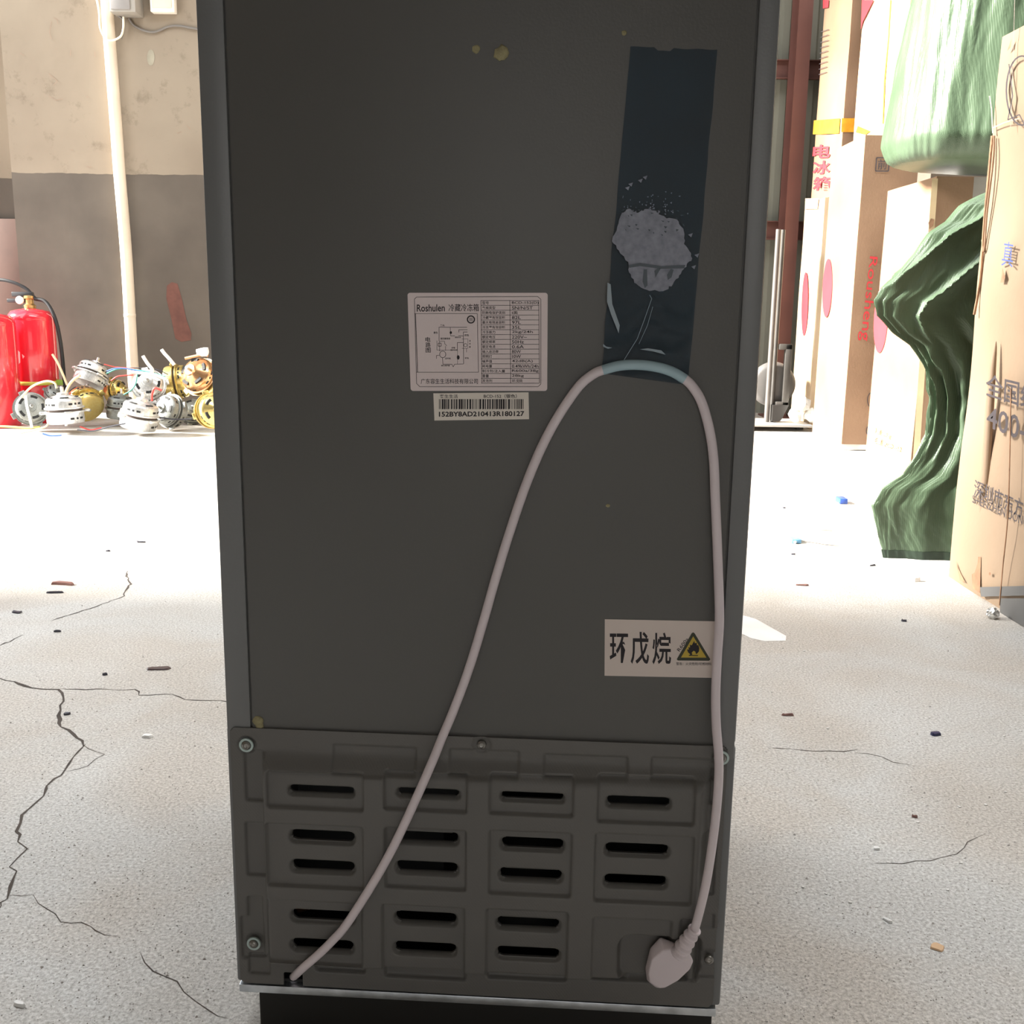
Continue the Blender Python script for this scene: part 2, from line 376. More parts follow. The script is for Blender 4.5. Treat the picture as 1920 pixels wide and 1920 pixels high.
# flanges and back panel with the open seam between
SL = lambda z: -0.2407 + 0.0222
xL, xR = Bp(447, 700, .0015).x, Bp(1382, 700, .0015).x
for a, b in ((-HW + .002, xL - .0008), (xR + .0008, HW - .002)):
    box('side_flange', (a, -.0028, zc_top - .012), (b, .002, HTOP - .004), M_flange, fr, 0.0011, 2)
box('back_panel', (xL + .0008, -.0022, zc_top - .010), (xR - .0008, .002, HTOP - .01), M_body, fr, 0.0009, 2)
box('base_rail', (Bp(450, 1858).x, -.002, Bp(900, 1881).z), (Bp(1342, 1895).x, .03, Bp(900, 1881).z + .0085), M_galv, fr, 0.0008)
box('dark_base_block', (Bp(482, 1890).x, .006, 0), (HW - .006, .45, ZB - .004), mat('black_base', (0.012, 0.011, 0.009), .8), fr, .003)  # near-black block filling the gap below the base rail

# moulded cover: a height field with recessed cells, vent openings and a plug pocket
COFF = 0.0045; BUL = 0.018
def rct(x0, y0, x1, y1, off=BUL):
    ym, xm = (y0 + y1) / 2, (x0 + x1) / 2
    return Bp(x0, ym, off).x, Bp(x1, ym, off).x, Bp(xm, y1, off).z, Bp(xm, y0, off).z
def sdr(X, Z, r, rad):
    cx, cz = (r[0] + r[1]) / 2, (r[2] + r[3]) / 2; hx, hz = (r[1] - r[0]) / 2 - rad, (r[3] - r[2]) / 2 - rad
    dx, dz_ = np.abs(X - cx) - hx, np.abs(Z - cz) - hz
    return np.hypot(np.maximum(dx, 0), np.maximum(dz_, 0)) + np.minimum(np.maximum(dx, dz_), 0) - rad
def smo(d, a, b):
    t = np.clip((d - a) / (b - a), 0, 1); return t * t * (3 - 2 * t)
SLOTS = [(600, 1487, 60, 6.5), (802, 1491, 57, 5.5), (998, 1498, 58, 5.5), (1198, 1508, 59, 7.5),
         (602, 1574, 59, 9), (800, 1575, 57, 9), (998, 1587, 58, 9), (1195, 1598, 59, 9),
         (603, 1630, 58, 9), (799, 1632, 57, 9), (995, 1645, 58, 9), (1192, 1657, 58, 9),
         (603, 1724, 58, 9), (797, 1727, 57, 9), (990, 1737, 58, 9), (602, 1779, 57, 9), (796, 1784, 57, 9), (990, 1793, 58, 9)]
CELLS = [(497, 1450, 683, 1521), (717, 1452, 878, 1524), (915, 1458, 1078, 1532), (1118, 1462, 1306, 1548),
         (497, 1546, 683, 1668), (719, 1553, 876, 1670), (914, 1558, 1074, 1682), (1112, 1564, 1302, 1697),
         (497, 1690, 681, 1812), (714, 1698, 873, 1854), (909, 1706, 1066, 1856), (1107, 1722, 1260, 1859),
         (584, 1815, 682, 1842), (1270, 1722, 1297, 1858)]
def build_cover():
    x0, x1 = Bp(441, 1600, COFF).x, Bp(1350, 1640, COFF).x
    z0, z1 = Bp(447, 1846, COFF).z, Bp(437, 1368, COFF).z
    z0r = Bp(1338, 1884, COFF).z; z1r = Bp(1362, 1398, COFF).z
    zlo, zhi = (z0 + z0r) / 2, (z1 + z1r) / 2
    c = 0.00125
    nx, nz = int((x1 - x0) / c) + 1, int((zhi - zlo) / c) + 1
    gx = np.linspace(x0, x1, nx); gz = np.linspace(zlo, zhi, nz); X, Z = np.meshgrid(gx, gz)
    bl = rct(500, 1440, 1306, 1826, BUL)
    H = np.full(X.shape, COFF)
    # bulge with wide sloping top and narrower sides
    wl_, wr, wt, wb = .006, .012, .020, .008
    fx = smo(X, bl[0] - wl_, bl[0]) * smo(-X, -bl[1] - wr, -bl[1]); fz = smo(Z, bl[2] - wb, bl[2]) * smo(-Z, -bl[3] - .006, -bl[3] + wt)
    H += (BUL - COFF) * np.minimum(fx, fz)
    # recessed bands crossing the sloping top
    for q in ((622, 1398, 783, 1452), (1017, 1415, 1180, 1460), (1218, 1421, 1345, 1466), (840, 1405, 976, 1456)):
        H -= .0028 * smo(-sdr(X, Z, rct(*q, off=.006), .003), 0, .003)
    for q in CELLS: H -= .0046 * smo(-sdr(X, Z, rct(*q), .004), 0, .0030)
    for q in ((457, 1405, 500, 1504), (459, 1541, 500, 1644), (462, 1680, 494, 1722), (450, 1718, 497, 1800), (464, 1790, 508, 1829),
              (1308, 1555, 1343, 1680), (1300, 1712, 1341, 1745), (1300, 1740, 1346, 1835), (1330, 1440, 1350, 1510)):
        H -= .0032 * smo(-sdr(X, Z, rct(*q, off=COFF), .003), 0, .0022)
    # screw dimples
    for sx, sy in SCREWS:
        p = Bp(sx, sy, .004); d = np.hypot(X - p.x, Z - p.z); H -= .0015 * smo(-d, -.010, -.0075)
    # plug pocket
    pk = rct(1154, 1745, 1318, 1842, .006)
    H -= .010 * smo(-sdr(X, Z, pk, .016), 0, .005)
    H += 0.0006 * np.sin(X * 9 + 1) - 0
    # dished rims and openings
    hole = np.full(X.shape, 1.0)
    for sx, sy, hl, hh in SLOTS:
        hh += 1.4
        r = rct(sx - hl, sy - hh, sx + hl, sy + hh); rad = (r[3] - r[2]) / 2 - 1e-5
        d = sdr(X, Z, r, rad); d2 = sdr(X, Z, (r[0] - .0026, r[1] + .0026, r[2] - .0030, r[3] + .0012), rad + .0015)
        H -= .0042 * smo(-d2, -.0002, .0024)
        hole = np.minimum(hole, d)
    r = rct(532, 1824, 568, 1880, COFF); hole = np.minimum(hole, sdr(X, Z, r, .002))
    # outer corner rounding
    outer = -sdr(X, Z, (x0 - 1e-4, x1 + 1e-4, zlo - 1e-4, zhi + 1e-4), .005)
    hole = np.minimum(hole, outer + .0004)
    gy, gxx = np.gradient(hole, gz, gx); g = np.hypot(gxx, gy) + 1e-6
    near = np.abs(hole) < .55 * c
    Xs = np.where(near, X - hole * gxx / g, X); Zs = np.where(near, Z - hole * gy / g, Z)
    hs = np.where(near, 0, hole)
    idx = -np.ones(X.shape, int); verts = []; faces = []
    keep = (hs[:-1, :-1] + hs[1:, :-1] + hs[1:, 1:] + hs[:-1, 1:]) > 1e-7
    keep &= (np.minimum.reduce([hs[:-1, :-1], hs[1:, :-1], hs[1:, 1:], hs[:-1, 1:]]) >= -1e-9)
    used = np.zeros(X.shape, bool)
    for a, b in ((0, 0), (1, 0), (1, 1), (0, 1)): used[a:a + nz - 1, b:b + nx - 1] |= keep
    idx[used] = np.arange(used.sum())
    verts = np.stack([Xs[used], -H[used], Zs[used]], 1).tolist()
    jj, ii = np.nonzero(keep)
    faces = np.stack([idx[jj, ii], idx[jj, ii + 1], idx[jj + 1, ii + 1], idx[jj + 1, ii]], 1).tolist()
    # thickness along every open edge
    ec = {}
    for f in faces:
        for k in range(4):
            e = (f[k], f[(k + 1) % 4]); s = (min(e), max(e)); ec[s] = None if s in ec else e
    dup = {}
    def dp(i):
        if i not in dup: v = verts[i]; dup[i] = len(verts); verts.append([v[0], v[1] + .0028, v[2]])
        return dup[i]
    for e in [e for e in ec.values() if e]: faces.append([e[1], e[0], dp(e[0]), dp(e[1])])
    o = meshobj('compressor_cover', verts, faces, M_cover, fr, smooth=True)
    o.data.set_sharp_from_angle(angle=radians(60))
    return o
SCREWS = [(462, 1397), (903, 1396), (476, 1769), (1353, 1421), (1329, 1799)]
cover = build_cover()
M_zinc = mat('zinc_washer', (0.45, 0.55, 0.53), 0.4, 0.3, 0.05, 20)
M_screw = mat('dull_screw', (0.30, 0.29, 0.27), 0.35, 0.9, 0.1, 30)
for k, (sx, sy) in enumerate(SCREWS):
    p = Bp(sx, sy, .0050); M = Matrix.Translation(p) @ Matrix.Rotation(pi / 2, 4, 'X')
    s_ = None
    bm = bmesh.new(); add_lathe(bm, [(.0045, -.001), (.0045, .0012), (.0038, .0024), (.0022, .0031), (.0019, .0024), (.0004, .0020)], 20, M)
    s_ = bmobj('screw', bm, M_screw, cover, True, 40)
    if k in (0, 2, 3):
        bm = bmesh.new(); add_lathe(bm, [(.0048, .0), (.0048, .0010), (.0068, .0010), (.0070, .0004), (.0070, -.0006)], 28, M, capped=False)
        w = bmobj('washer', bm, M_zinc, cover, True, 40)
# compressor seen dimly inside
bm = bmesh.new(); add_lathe(bm, [(.02, 0), (.075, .01), (.085, .04), (.085, .1), (.078, .125), (.05, .145), (.004, .152)], 32, Matrix.Translation((.04, .11, ZB + .02)))
bmobj('compressor', bm, M_black, fr, True)
M_copper = mat('copper_pipe', (0.65, 0.33, 0.20), 0.35, 0.9)
tube('copper_pipe', [(-.19, .05, ZB + .05), (-.15, .03, ZB + .075), (-.10, .03, ZB + .072), (-.04, .06, ZB + .08), (.0, .1, ZB + .12)], .003, M_copper, fr)
# yellow foam specks squeezed through the seams
M_foam = mat('yellow_foam', (0.30, 0.27, 0.15), 0.9, 0, 0.2, 200, 0.5, 300)
for px, py, r in ((940, 100, .0055), (893, 92, .003), (1170, 62, .002), (1140, 948, .0016), (484, 1352, .0045), (487, 1360, .0035)):
    bm = bmesh.new(); bmesh.ops.create_icosphere(bm, subdivisions=2, radius=r, matrix=Matrix.Translation(Bp(px, py, .0022)))
    for v in bm.verts:
        c0 = Bp(px, py, .0022); d = v.co - c0; v.co = c0 + Vector((d.x * 1.2, d.y * .4, d.z * 1.1)) * (1 + .35 * noise.noise(v.co * 500))
    bmobj('foam_speck', bm, M_foam, fr, True)

# power cord
CR = 0.0042
M_corddk = mat('cord_under_tape', (0.36, 0.50, 0.56), 0.4)
cpx = [(549, 1832, -.012), (556, 1826, .006), (570, 1813, .018), (600, 1787, .024), (625, 1762, .024), (650, 1733, .024), (700, 1655, .024), (740, 1583, .024), (780, 1498, .024), (812, 1425, .017), (828, 1385, .011),
       (850, 1333, .0075), (880, 1252, .0065), (905, 1170, .0065), (930, 1082, .0065), (955, 1000, .0065), (985, 912, .0065), (1015, 840, .0065), (1047, 780, .0065), (1085, 725, .0065), (1112, 702, .0065), (1130, 694, .0065),
       (1160, 686, .0065), (1195, 684, .0065), (1230, 688, .0065), (1260, 697, .0065), (1284, 711, .0065), (1300, 727, .0065), (1316, 755, .0065), (1330, 805, .0065), (1338, 860, .0065), (1341, 930, .0065), (1344, 1000, .007), (1347, 1080, .009), (1349, 1160, .012),
       (1345, 1230, .013), (1342, 1300, .013), (1343, 1360, .014), (1348, 1430, .018), (1345, 1500, .020), (1336, 1580, .024), (1324, 1655, .027), (1310, 1715, .028), (1300, 1750, .026)]
P3 = [Bp(a, b, max(o, 0) if o > 0 else o) for a, b, o in cpx]
cord = tube('power_cord', P3, CR, M_cord, fr, per=5, n=12)
# blue tape wound over the top of the loop
seg = catmull([Bp(a, b, .0065) for a, b, o in cpx[21:27]], 6)
bm = bmesh.new(); add_tube(bm, seg, CR + .0003, 12); bmobj('tape_wrap', bm, M_corddk, cord, True, 60)
# strain relief and plug
a3, b3 = Bp(1303, 1742, .027), Bp(1272, 1790, .022)
pts = [a3.lerp(b3, i / 18) for i in range(19)]
rad = [.0052 + .0032 * i / 18 + (.0011 if (i // 2) % 2 == 0 else -.0004) for i in range(19)]
bm = bmesh.new(); add_tube(bm, pts, .006, 14, rad); bmobj('strain_relief', bm, M_cord, cord, True, 35)
front = [(1243, 1783), (1272, 1777), (1293, 1786), (1300, 1802), (1294, 1817), (1272, 1838), (1247, 1852), (1236, 1853), (1219, 1843), (1216, 1826), (1222, 1800)]
back = [(1238, 1757), (1262, 1766), (1292, 1788), (1299, 1802), (1290, 1820), (1270, 1838), (1247, 1851), (1230, 1852), (1213, 1838), (1210, 1815), (1219, 1778)]
bm = bmesh.new()
def ringv(P, off): return [bm.verts.new(Bp(a, b, off)) for a, b in P]
r1 = ringv(back, .004); r2 = ringv(back, .012); r3 = ringv(front, .0235)
for A, Bq in ((r1, r2), (r2, r3)):
    for i in range(len(A)): bm.faces.new((A[i], A[(i + 1) % len(A)], Bq[(i + 1) % len(A)], Bq[i]))
bm.faces.new(r1[::-1]); bm.faces.new(r3)
bmesh.ops.recalc_face_normals(bm, faces=bm.faces)
bmesh.ops.bevel(bm, geom=list(bm.edges), offset=.0016, segments=3, affect='EDGES', profile=.5)
bmobj('plug', bm, M_cord, cord, True, 50)
M_brass = mat('brass', (0.70, 0.50, 0.22), 0.3, 1.0)
for dx in (-7, 7, 0): pp = Bp(1252 + dx, 1806 + (8 if dx == 0 else 0), .0045); box('prong', (pp.x - .0015, -.0045, pp.z - .002), (pp.x + .0015, .004, pp.z + .002), M_brass, cord)

# --- rating label
def lab(name, quad, off, m, thick=.0003, rad=0, label=None):
    """thin sticker with rounded corners"""
    f = quad_map(quad); pts = []
    wpx = abs(quad[1][0] - quad[0][0]); hpx = abs(quad[3][1] - quad[0][1]); ru, rv = rad / wpx, rad / hpx
    if rad:
        for cx, cy, a0 in ((1 - ru, rv, -pi / 2), (1 - ru, 1 - rv, 0), (ru, 1 - rv, pi / 2), (ru, rv, pi)):
            for k in range(6): a = a0 + k / 5 * pi / 2; pts.append(f(cx + ru * cos(a), cy + rv * sin(a)))
    else: pts = list(quad)
    n = len(pts); vs = [Bp(*p, off + thick) for p in pts] + [Bp(*p, off - .0006) for p in pts]
    fs = [tuple(range(n))[::-1], tuple(range(n, 2 * n))] + [(i, (i + 1) % n, n + (i + 1) % n, n + i) for i in range(n)]
    o = meshobj(name, vs, fs, m, fr)
    if label: o['label'] = label
    return o
OFL = .0022; PR = lambda a, b: Bp(a, b, OFL + .00042)
L1 = ((764, 549), (1027, 549), (1026, 733), (770, 733))
rl = lab('rating_label', L1, OFL, M_paper, rad=5, label='large white sticker with circuit diagram and data table')
p = Print()
fo = [(781, 557), (1008, 556), (1014, 561), (1014, 720), (1009, 725), (787, 725), (781, 719), (777, 561)]
p.path(fo, .9, True)
p.rtext('Roshulen', 781.5, 571, 834, 584.5, .014, -.012); p.rtext('冷藏冷冻箱', 841, 570, 898, 584, .007, -.005)
p.path([(777, 588), (895, 588), (897, 698), (781, 698)], .8)
p.line((779, 588), (783, 698), 1.2)
p.ring((883, 599), 6.6, 6.6, 2.4); p.rtext('回', 880, 596, 886, 602, .01)
for i, ch in enumerate('电路图'): p.rtext(ch, 797.5 + i * .3, 632 + i * 10, 807 + i * .3, 641 + i * 10, .008)
# circuit
S = lambda a, b: (740 + a * 310 / 1920, 520 + b * 310 / 1920)
def pl(pts, w=.8): p.path([S(*q) for q in pts], w)
pl([(515, 740), (515, 580), (840, 580)]); pl([(645, 580), (650, 680), (700, 680)]); pl([(745, 640), (745, 608), (845, 608)]); pl([(800, 1005), (797, 635), (845, 635)])
pl([(740, 680), (795, 680)]); p.disc(S(652, 642), 2.2, 2.6); pl([(520, 740), (522, 860)]); pl([(505, 765), (540, 765), (540, 800), (505, 800), (505, 765)], .9)
pl([(520, 742), (580, 742), (580, 770), (605, 795)], .6); pl([(590, 800), (590, 850)], .6); pl([(490, 735), (490, 845), (730, 845), (730, 1005)], .6)
p.ring(S(558, 895), 5.8, 6.2, .9); pl([(485, 945), (485, 908), (520, 905)]); pl([(555, 935), (560, 1010), (665, 1010), (680, 1040), (695, 1010), (800, 1005)])
pl([(728, 845), (728, 758), (797, 758)]); pl([(780, 715), (850, 715), (850, 825), (780, 825)], .5); p.ring(S(822, 788), 3, 3, .7); p.disc(S(738, 930), 2.6, 4); pl([(833, 825), (835, 870)], .6)
for tx, q in (('黑色', (530, 548, 580, 570)), ('黄色', (452, 630, 500, 655)), ('棕色', (812, 660, 862, 685)), ('温控器插座', (530, 700, 645, 722)), ('照明开关', (700, 688, 768, 706)), ('启动器', (660, 808, 702, 828)),
              ('保护开关', (648, 834, 726, 854)), ('压缩机', (585, 932, 652, 952)), ('棕色', (815, 928, 862, 948)), ('接热保护器', (540, 1016, 640, 1034)), ('温', (865, 728, 882, 746)), ('控', (865, 762, 882, 780)), ('器', (865, 798, 882, 818))):
    a, b = S(q[0], q[1]); c, d = S(q[2], q[3]); p.rtext(tx, a, b, c, d, .015)
p.rtext('广东容生生活科技有限公司', 789, 710, 896, 720, .007)
T0, T1, TS = 902, 1011, 956.5
ys = [563.5 + i * (718.5 - 563.5) / 17 for i in range(18)]
for y in ys: p.line((902, y), (1011, y), .75)
for a, b in (((901.8, 563), (903.5, 718.5)), ((956, 563), (957.5, 718.5)), ((1010, 563), (1011.5, 718.5))): p.line(a, b, .9)
rows = [('型号', 'BCD-152(D)'), ('气候类型', 'SN/N/ST'), ('防触电保护类别', 'I类'), ('冷藏室有效容积', '82L'), ('最大有效总容积', '97L'), ('冷冻室有效容积', '35L'), ('冷冻能力', '2kg/24h'), ('额定电压', '220V~'),
        ('额定频率', '50Hz'), ('额定电流', '0.6A'), ('输入总功率', '80W'), ('照明灯', '10W'), ('噪声值', '42dB(A)'), ('耗电量', '0.49kWh/24h'), ('制冷剂/注入量', 'R600a/38g'), ('重量', '28kg'), ('发泡剂', '环戊烷')]
for i, (a, b) in enumerate(rows):
    y = ys[i]; wa = min(50, len(a) * 6.1); wb = min(50, len(b) * (5.6 if ord(b[0]) < 256 else 6.6))
    p.rtext(a, 904.3, y + 1.6, 904.3 + wa, y + 7.4, .007); p.rtext(b, 959.8, y + 1.6, 959.8 + wb, y + 7.6, .010)
p.build('label_print', PR, M_ink, rl)
# --- barcode label
bl_ = lab('barcode_label', ((812.5, 737.5), (991, 735.5), (992, 786), (814.5, 788.5)), OFL, mat('cream_label_paper', (0.80, 0.74, 0.67), .6, 0, .02, 12), label='narrow barcode sticker below the large white one')
p = Print(); p.rtext('客生生活', 824.5, 739.5, 858.5, 746.5, .008); p.rtext('BCD-152（银色）', 907, 739, 969, 746.5, .012)
rnd = random.Random(3); x = 823.0
while x < 981:
    w = rnd.choice([.8, .8, 1.2, 1.8, 2.6, 3.4]); p.poly([(x, 748.5), (min(x + w, 981.5), 748.3), (min(x + w, 981.5), 766.8), (x, 767.5)]); x += w + rnd.choice([.8, 1.0, 1.5, 2.2])
p.rtext('152BY8AD210413R180127', 823, 772, 983, 781.5, .026, -.008)
p.build('label_print', PR, M_ink, bl_)
# --- warning label
wlb = lab('warning_label', ((1134, 1161), (1342, 1165), (1334, 1271), (1133.5, 1267)), OFL, mat('pinkish_label_paper', (0.70, 0.61, 0.56), .6, 0, .03, 8), label='white sticker with three bold characters and yellow flame triangle')
p = Print()
C5 = lambda a, b: (1120 + a / 8, 1150 + b / 8)
p.text('环', (C5(185, 300), C5(462, 305), C5(462, 745), C5(185, 745)), .016)
p.text('戊', (C5(500, 275), C5(775, 280), C5(775, 765), C5(500, 760)), .018)
p.text('烷', (C5(825, 285), C5(1105, 290), C5(1105, 770), C5(825, 765)), .014)
p.text('R600a', (C5(1190, 545), C5(1330, 360), C5(1375, 392), C5(1235, 577)), .005)
p.text('警告：火灾危险/可燃材料', (C5(1183, 735), C5(1710, 738), C5(1710, 782), C5(1183, 778)), .004)
p.build('label_print', PR, M_ink, wlb)
p = Print()
tri = [C5(1190, 690), C5(1415, 300), C5(1437, 285), C5(1460, 300), C5(1695, 690), C5(1675, 712), C5(1210, 708)]
p.poly(tri[::-1]); p.build('triangle_border', lambda a, b: Bp(a, b, OFL + .00045), mat('dark_green_ink', (0.05, 0.055, 0.035), .7), wlb)
p = Print(); p.poly([C5(1255, 663), C5(1438, 345), C5(1637, 665)][::-1]); p.build('triangle_field', lambda a, b: Bp(a, b, OFL + .0006), mat('yellow_ink', (0.58, 0.42, 0.05), .6), wlb)
p = Print()
fl = [(1375, 635), (1395, 615), (1360, 585), (1345, 540), (1372, 545), (1365, 505), (1390, 515), (1388, 470), (1415, 480), (1455, 412), (1462, 450), (1490, 440), (1495, 480), (1515, 475), (1530, 520), (1525, 570), (1500, 600), (1480, 612), (1470, 575), (1445, 560), (1415, 590), (1425, 620)]
p.poly([C5(*q) for q in fl][::-1]); p.poly([C5(1372, 625), C5(1510, 628), C5(1510, 640), C5(1372, 638)][::-1])
p.build('flame_symbol', lambda a, b: Bp(a, b, OFL + .00075), M_ink, wlb)

# --- blue tape strip
m = mat('blue_tape', (0.010, 0.030, 0.048), 0.36, 0, 0.25, 14, spec=.25); b_ = m.node_tree.nodes['Principled BSDF']; b_.inputs['Alpha'].default_value = .7
vs = []; fs = []; nu, nv = 22, 90
q = quad_map(((1182, 90), (1345, 96), (1290, 722), (1127, 700)))
for j in range(nv + 1):
    for i in range(nu + 1):
        u, v = i / nu, j / nv; a, b = q(u, v)
        if j == 0: b += 5 * noise.noise(Vector((u * 4, 3, 1))) + (4 if .3 < u < .5 else -3)
        a += 2.2 * noise.noise(Vector((v * 9, 7 if i < 11 else 2, 0))) * abs(2 * u - 1)
        w = max(0, min(1, (v - .60) / .1))
        o = .0028 + w * (.0012 + .0028 * abs(noise.noise(Vector((u * 3 + v * 4, v * 12, 5))))) + (.0008 * noise.noise(Vector((u * 9, v * 40, 1))) * w)
        vs.append(Bp(a, b, o))
for j in range(nv):
    for i in range(nu): k = j * (nu + 1) + i; fs.append((k, k + 1, k + nu + 2, k + nu + 1))
tape = meshobj('tape_strip', vs, fs, m, fr, True); tape['label'] = 'translucent dark blue tape holding the cord loop'
# whitish peeled residue under / over tape
m = mat('pale_tape_residue', (0.23, 0.245, 0.30), 0.5, 0, .25, 160); N, L, b_ = nodes(m)
res = [(1148, 452), (1158, 425), (1165, 400), (1178, 392), (1196, 398), (1215, 392), (1232, 398), (1250, 408), (1268, 412), (1280, 428), (1284, 446), (1284, 458), (1296, 474), (1297, 488), (1290, 494), (1282, 505), (1272, 520), (1258, 536), (1248, 545), (1222, 545), (1202, 541), (1190, 530), (1180, 510), (1178, 492), (1160, 470)]
rr = []
for i, a in enumerate(res):
    b = res[(i + 1) % len(res)]
    for k in range(4):
        t_ = k / 4; rr.append((a[0] + (b[0] - a[0]) * t_ + random.uniform(-1.6, 1.6), a[1] + (b[1] - a[1]) * t_ + random.uniform(-1.6, 1.6)))
vs = [Bp(1225, 465, .0060)] + [Bp(*p_, .0058) for p_ in rr]
fs = [(0, i + 1, (i + 1) % len(rr) + 1) for i in range(len(rr))]
meshobj('peeled_residue', vs, fs, m, tape)
p = Print()
for k in range(70):
    a, b = random.gauss(1215, 34), 402 - abs(random.gauss(0, 20)); w_ = random.uniform(1, 4)
    if 1160 < a < 1290: p.poly([(a, b), (a + w_, b - random.uniform(0, 2)), (a + w_ * .8, b + random.uniform(1, 3))])
for a, b in ((1172, 352), (1178, 345), (1196, 338), (1205, 332), (1290, 440), (1296, 500), (1302, 478)): p.poly([(a, b), (a + 9, b - 3), (a + 6, b + 5)])
p.build('residue_fleck', lambda a, b: Bp(a, b, .0056), m, tape)['kind'] = 'stuff'
p = Print(); M_tdk = mat('tape_gap', (0.012, 0.03, 0.045), .3)
p.poly([(1178, 497), (1200, 493), (1240, 499), (1285, 497), (1283, 503), (1240, 504), (1200, 499), (1180, 502)])
p.poly([(1207, 505), (1213, 505), (1214, 535), (1209, 540), (1205, 528)]); p.poly([(1227, 508), (1233, 503), (1240, 502), (1236, 508), (1229, 520)]); p.poly([(1251, 515), (1258, 504), (1263, 506), (1259, 520), (1252, 525)])
for k in range(26):
    a, b = random.uniform(1165, 1280), random.uniform(392, 440); p.poly([(a, b), (a + random.uniform(2, 7), b + 1), (a + random.uniform(1, 5), b + random.uniform(2, 5))])
p.build('tape_tear', lambda a, b: Bp(a, b, .0063), M_tdk, tape)
M_shine = mat('tape_glint', (0.22, 0.28, 0.32), .25)  # pale streaks paint the shine of the crinkled tape
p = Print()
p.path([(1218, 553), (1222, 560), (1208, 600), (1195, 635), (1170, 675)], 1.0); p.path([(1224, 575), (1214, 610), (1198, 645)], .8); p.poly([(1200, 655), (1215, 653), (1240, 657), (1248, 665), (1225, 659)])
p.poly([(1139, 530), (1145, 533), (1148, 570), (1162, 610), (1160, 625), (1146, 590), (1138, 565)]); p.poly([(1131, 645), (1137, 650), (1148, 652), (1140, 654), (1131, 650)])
p.build('tape_glint', lambda a, b: Bp(a, b, .0088), M_shine, tape)

# ================================================================== CARTONS ON THE RIGHT
def carton(name, lo, hi, m, label, amp=.006, seed=1, step=.06, group=None, rz=0):
    """closed cardboard box, faces gently dented; returns the thing"""
    c = Vector(((lo[0] + hi[0]) / 2, (lo[1] + hi[1]) / 2, lo[2])); t = empty(name, c, rz, label, 'box', group)
    bm = bmesh.new(); lo, hi = Vector(lo) - c, Vector(hi) - c; S_ = hi - lo
    nn = [max(2, int(S_[i] / step)) for i in range(3)]; cache = {}
    def V(i, j, k):
        if (i, j, k) not in cache:
            p = Vector((lo.x + S_.x * i / nn[0], lo.y + S_.y * j / nn[1], lo.z + S_.z * k / nn[2]))
            e = sum([i in (0, nn[0]), j in (0, nn[1]), k in (0, nn[2])]); a = amp * (1 if e == 1 else .35)
            sd = Vector((seed * 3.1, seed * 7.7, 0)); d = Vector((noise.noise(p * 3.1 + sd), noise.noise(p * 3.3 + sd * 2), noise.noise(p * 4 + sd * 3) * .3))
            q = p + d * a * 2
            if k == 0: q.z = lo.z
            cache[(i, j, k)] = bm.verts.new(q)
        return cache[(i, j, k)]
    for ax in range(3):
        o1, o2 = [x for x in range(3) if x != ax]
        for side in (0, nn[ax]):
            for a in range(nn[o1]):
                for b in range(nn[o2]):
                    q = []
                    for da, db in ((0, 0), (1, 0), (1, 1), (0, 1)):
                        ijk = [0, 0, 0]; ijk[ax] = side; ijk[o1] = a + da; ijk[o2] = b + db; q.append(V(*ijk))
                    bm.faces.new(q)
    bmobj('carton_body', bm, m, t, True, 50)
    return t
def on_left(t, X, off=.008):
    M = t.matrix_basis.inverted()
    return lambda a, b: M @ (at_x(a, b, X) + Vector((-off, 0, 0)))
def on_front(t, Y, off=.008):
    M = t.matrix_basis.inverted()
    return lambda a, b: M @ (at_y(a, b, Y) + Vector((0, -off, 0)))
def decal(name, t, fn, quads, m):
    p = Print()
    for q in quads: p.poly(q)
    return p.build(name, fn, m, t)
M_otape = mat('orange_tape', (0.80, 0.36, 0.03), .35, 0, .2, 20)
M_ctape = mat('clear_brown_tape', (0.60, 0.47, 0.30), .2, 0, .1, 10)

# big front-right carton A
XA = 1.23; YA0 = 2.79; zA = at_x(1872, 68, XA + .0).z
zA = CAMZ + (at_y(1872, 68, YA0).z - CAMZ)
tA = carton('tall_carton', (XA, 1.75, 0), (XA + .62, YA0, zA), M_cardA, 'battered brown carton with phone-number print and handwritten mark, nearest one at right edge', .016, 4, .035)
fa = on_left(tA, XA, .0175)
p = Print()
p.text('全国统', ((1862, 700), (1960, 722), (1958, 775), (1860, 742)), .012)
p.build('box_print', fa, M_printgrey, tA); p = Print()
p.text('400-8', ((1864, 762), (1960, 790), (1957, 838), (1862, 800)), .012)
p.build('box_print', fa, M_printgrey, tA); p = Print()
p.text('深圳市东方小天鹅', ((1840, 898), (1990, 960), (1988, 1000), (1838, 930)), .008)
p.build('box_print', fa, M_printgrey, tA); p = Print()
p.text('SHENZHEN DONGFANG', ((1836, 928), (1975, 985), (1973, 1003), (1835, 942)), .004)
p.build('box_print', fa, M_printgrey, tA)
p = Print(); p.text('真', ((1896, 452), (1914, 455), (1912, 502), (1890, 498)), .0); p.build('handwritten_mark', fa, mat('blue_marker', (0.07, 0.10, 0.27), .7), tA)
p = Print(); p.ring((1930, 170), 30, 65, 3); p.build('round_print', fa, M_printgrey, tA); p = Print(); p.path([(1905, 120), (1912, 180), (1903, 225), (1925, 215), (1935, 235)], 2); p.build('round_print', fa, M_printgrey, tA)
for q_ in ([(1902, 95), (1910, 72), (1909, 88), (1901, 97)], [(1889, 530), (1893, 502), (1898, 520), (1895, 530)]): decal('tear', tA, fa, [q_], M_cardedge)
p = Print(); p.poly([(1832, 1040), (1838, 1042), (1852, 1045), (1850, 1112), (1836, 1103), (1834, 1070)]); p.poly([(1804, 1052), (1812, 1072), (1822, 1092), (1812, 1088)])
p.disc((1869, 1076), 2, 3); p.build('tear', fa, M_cardedge, tA)
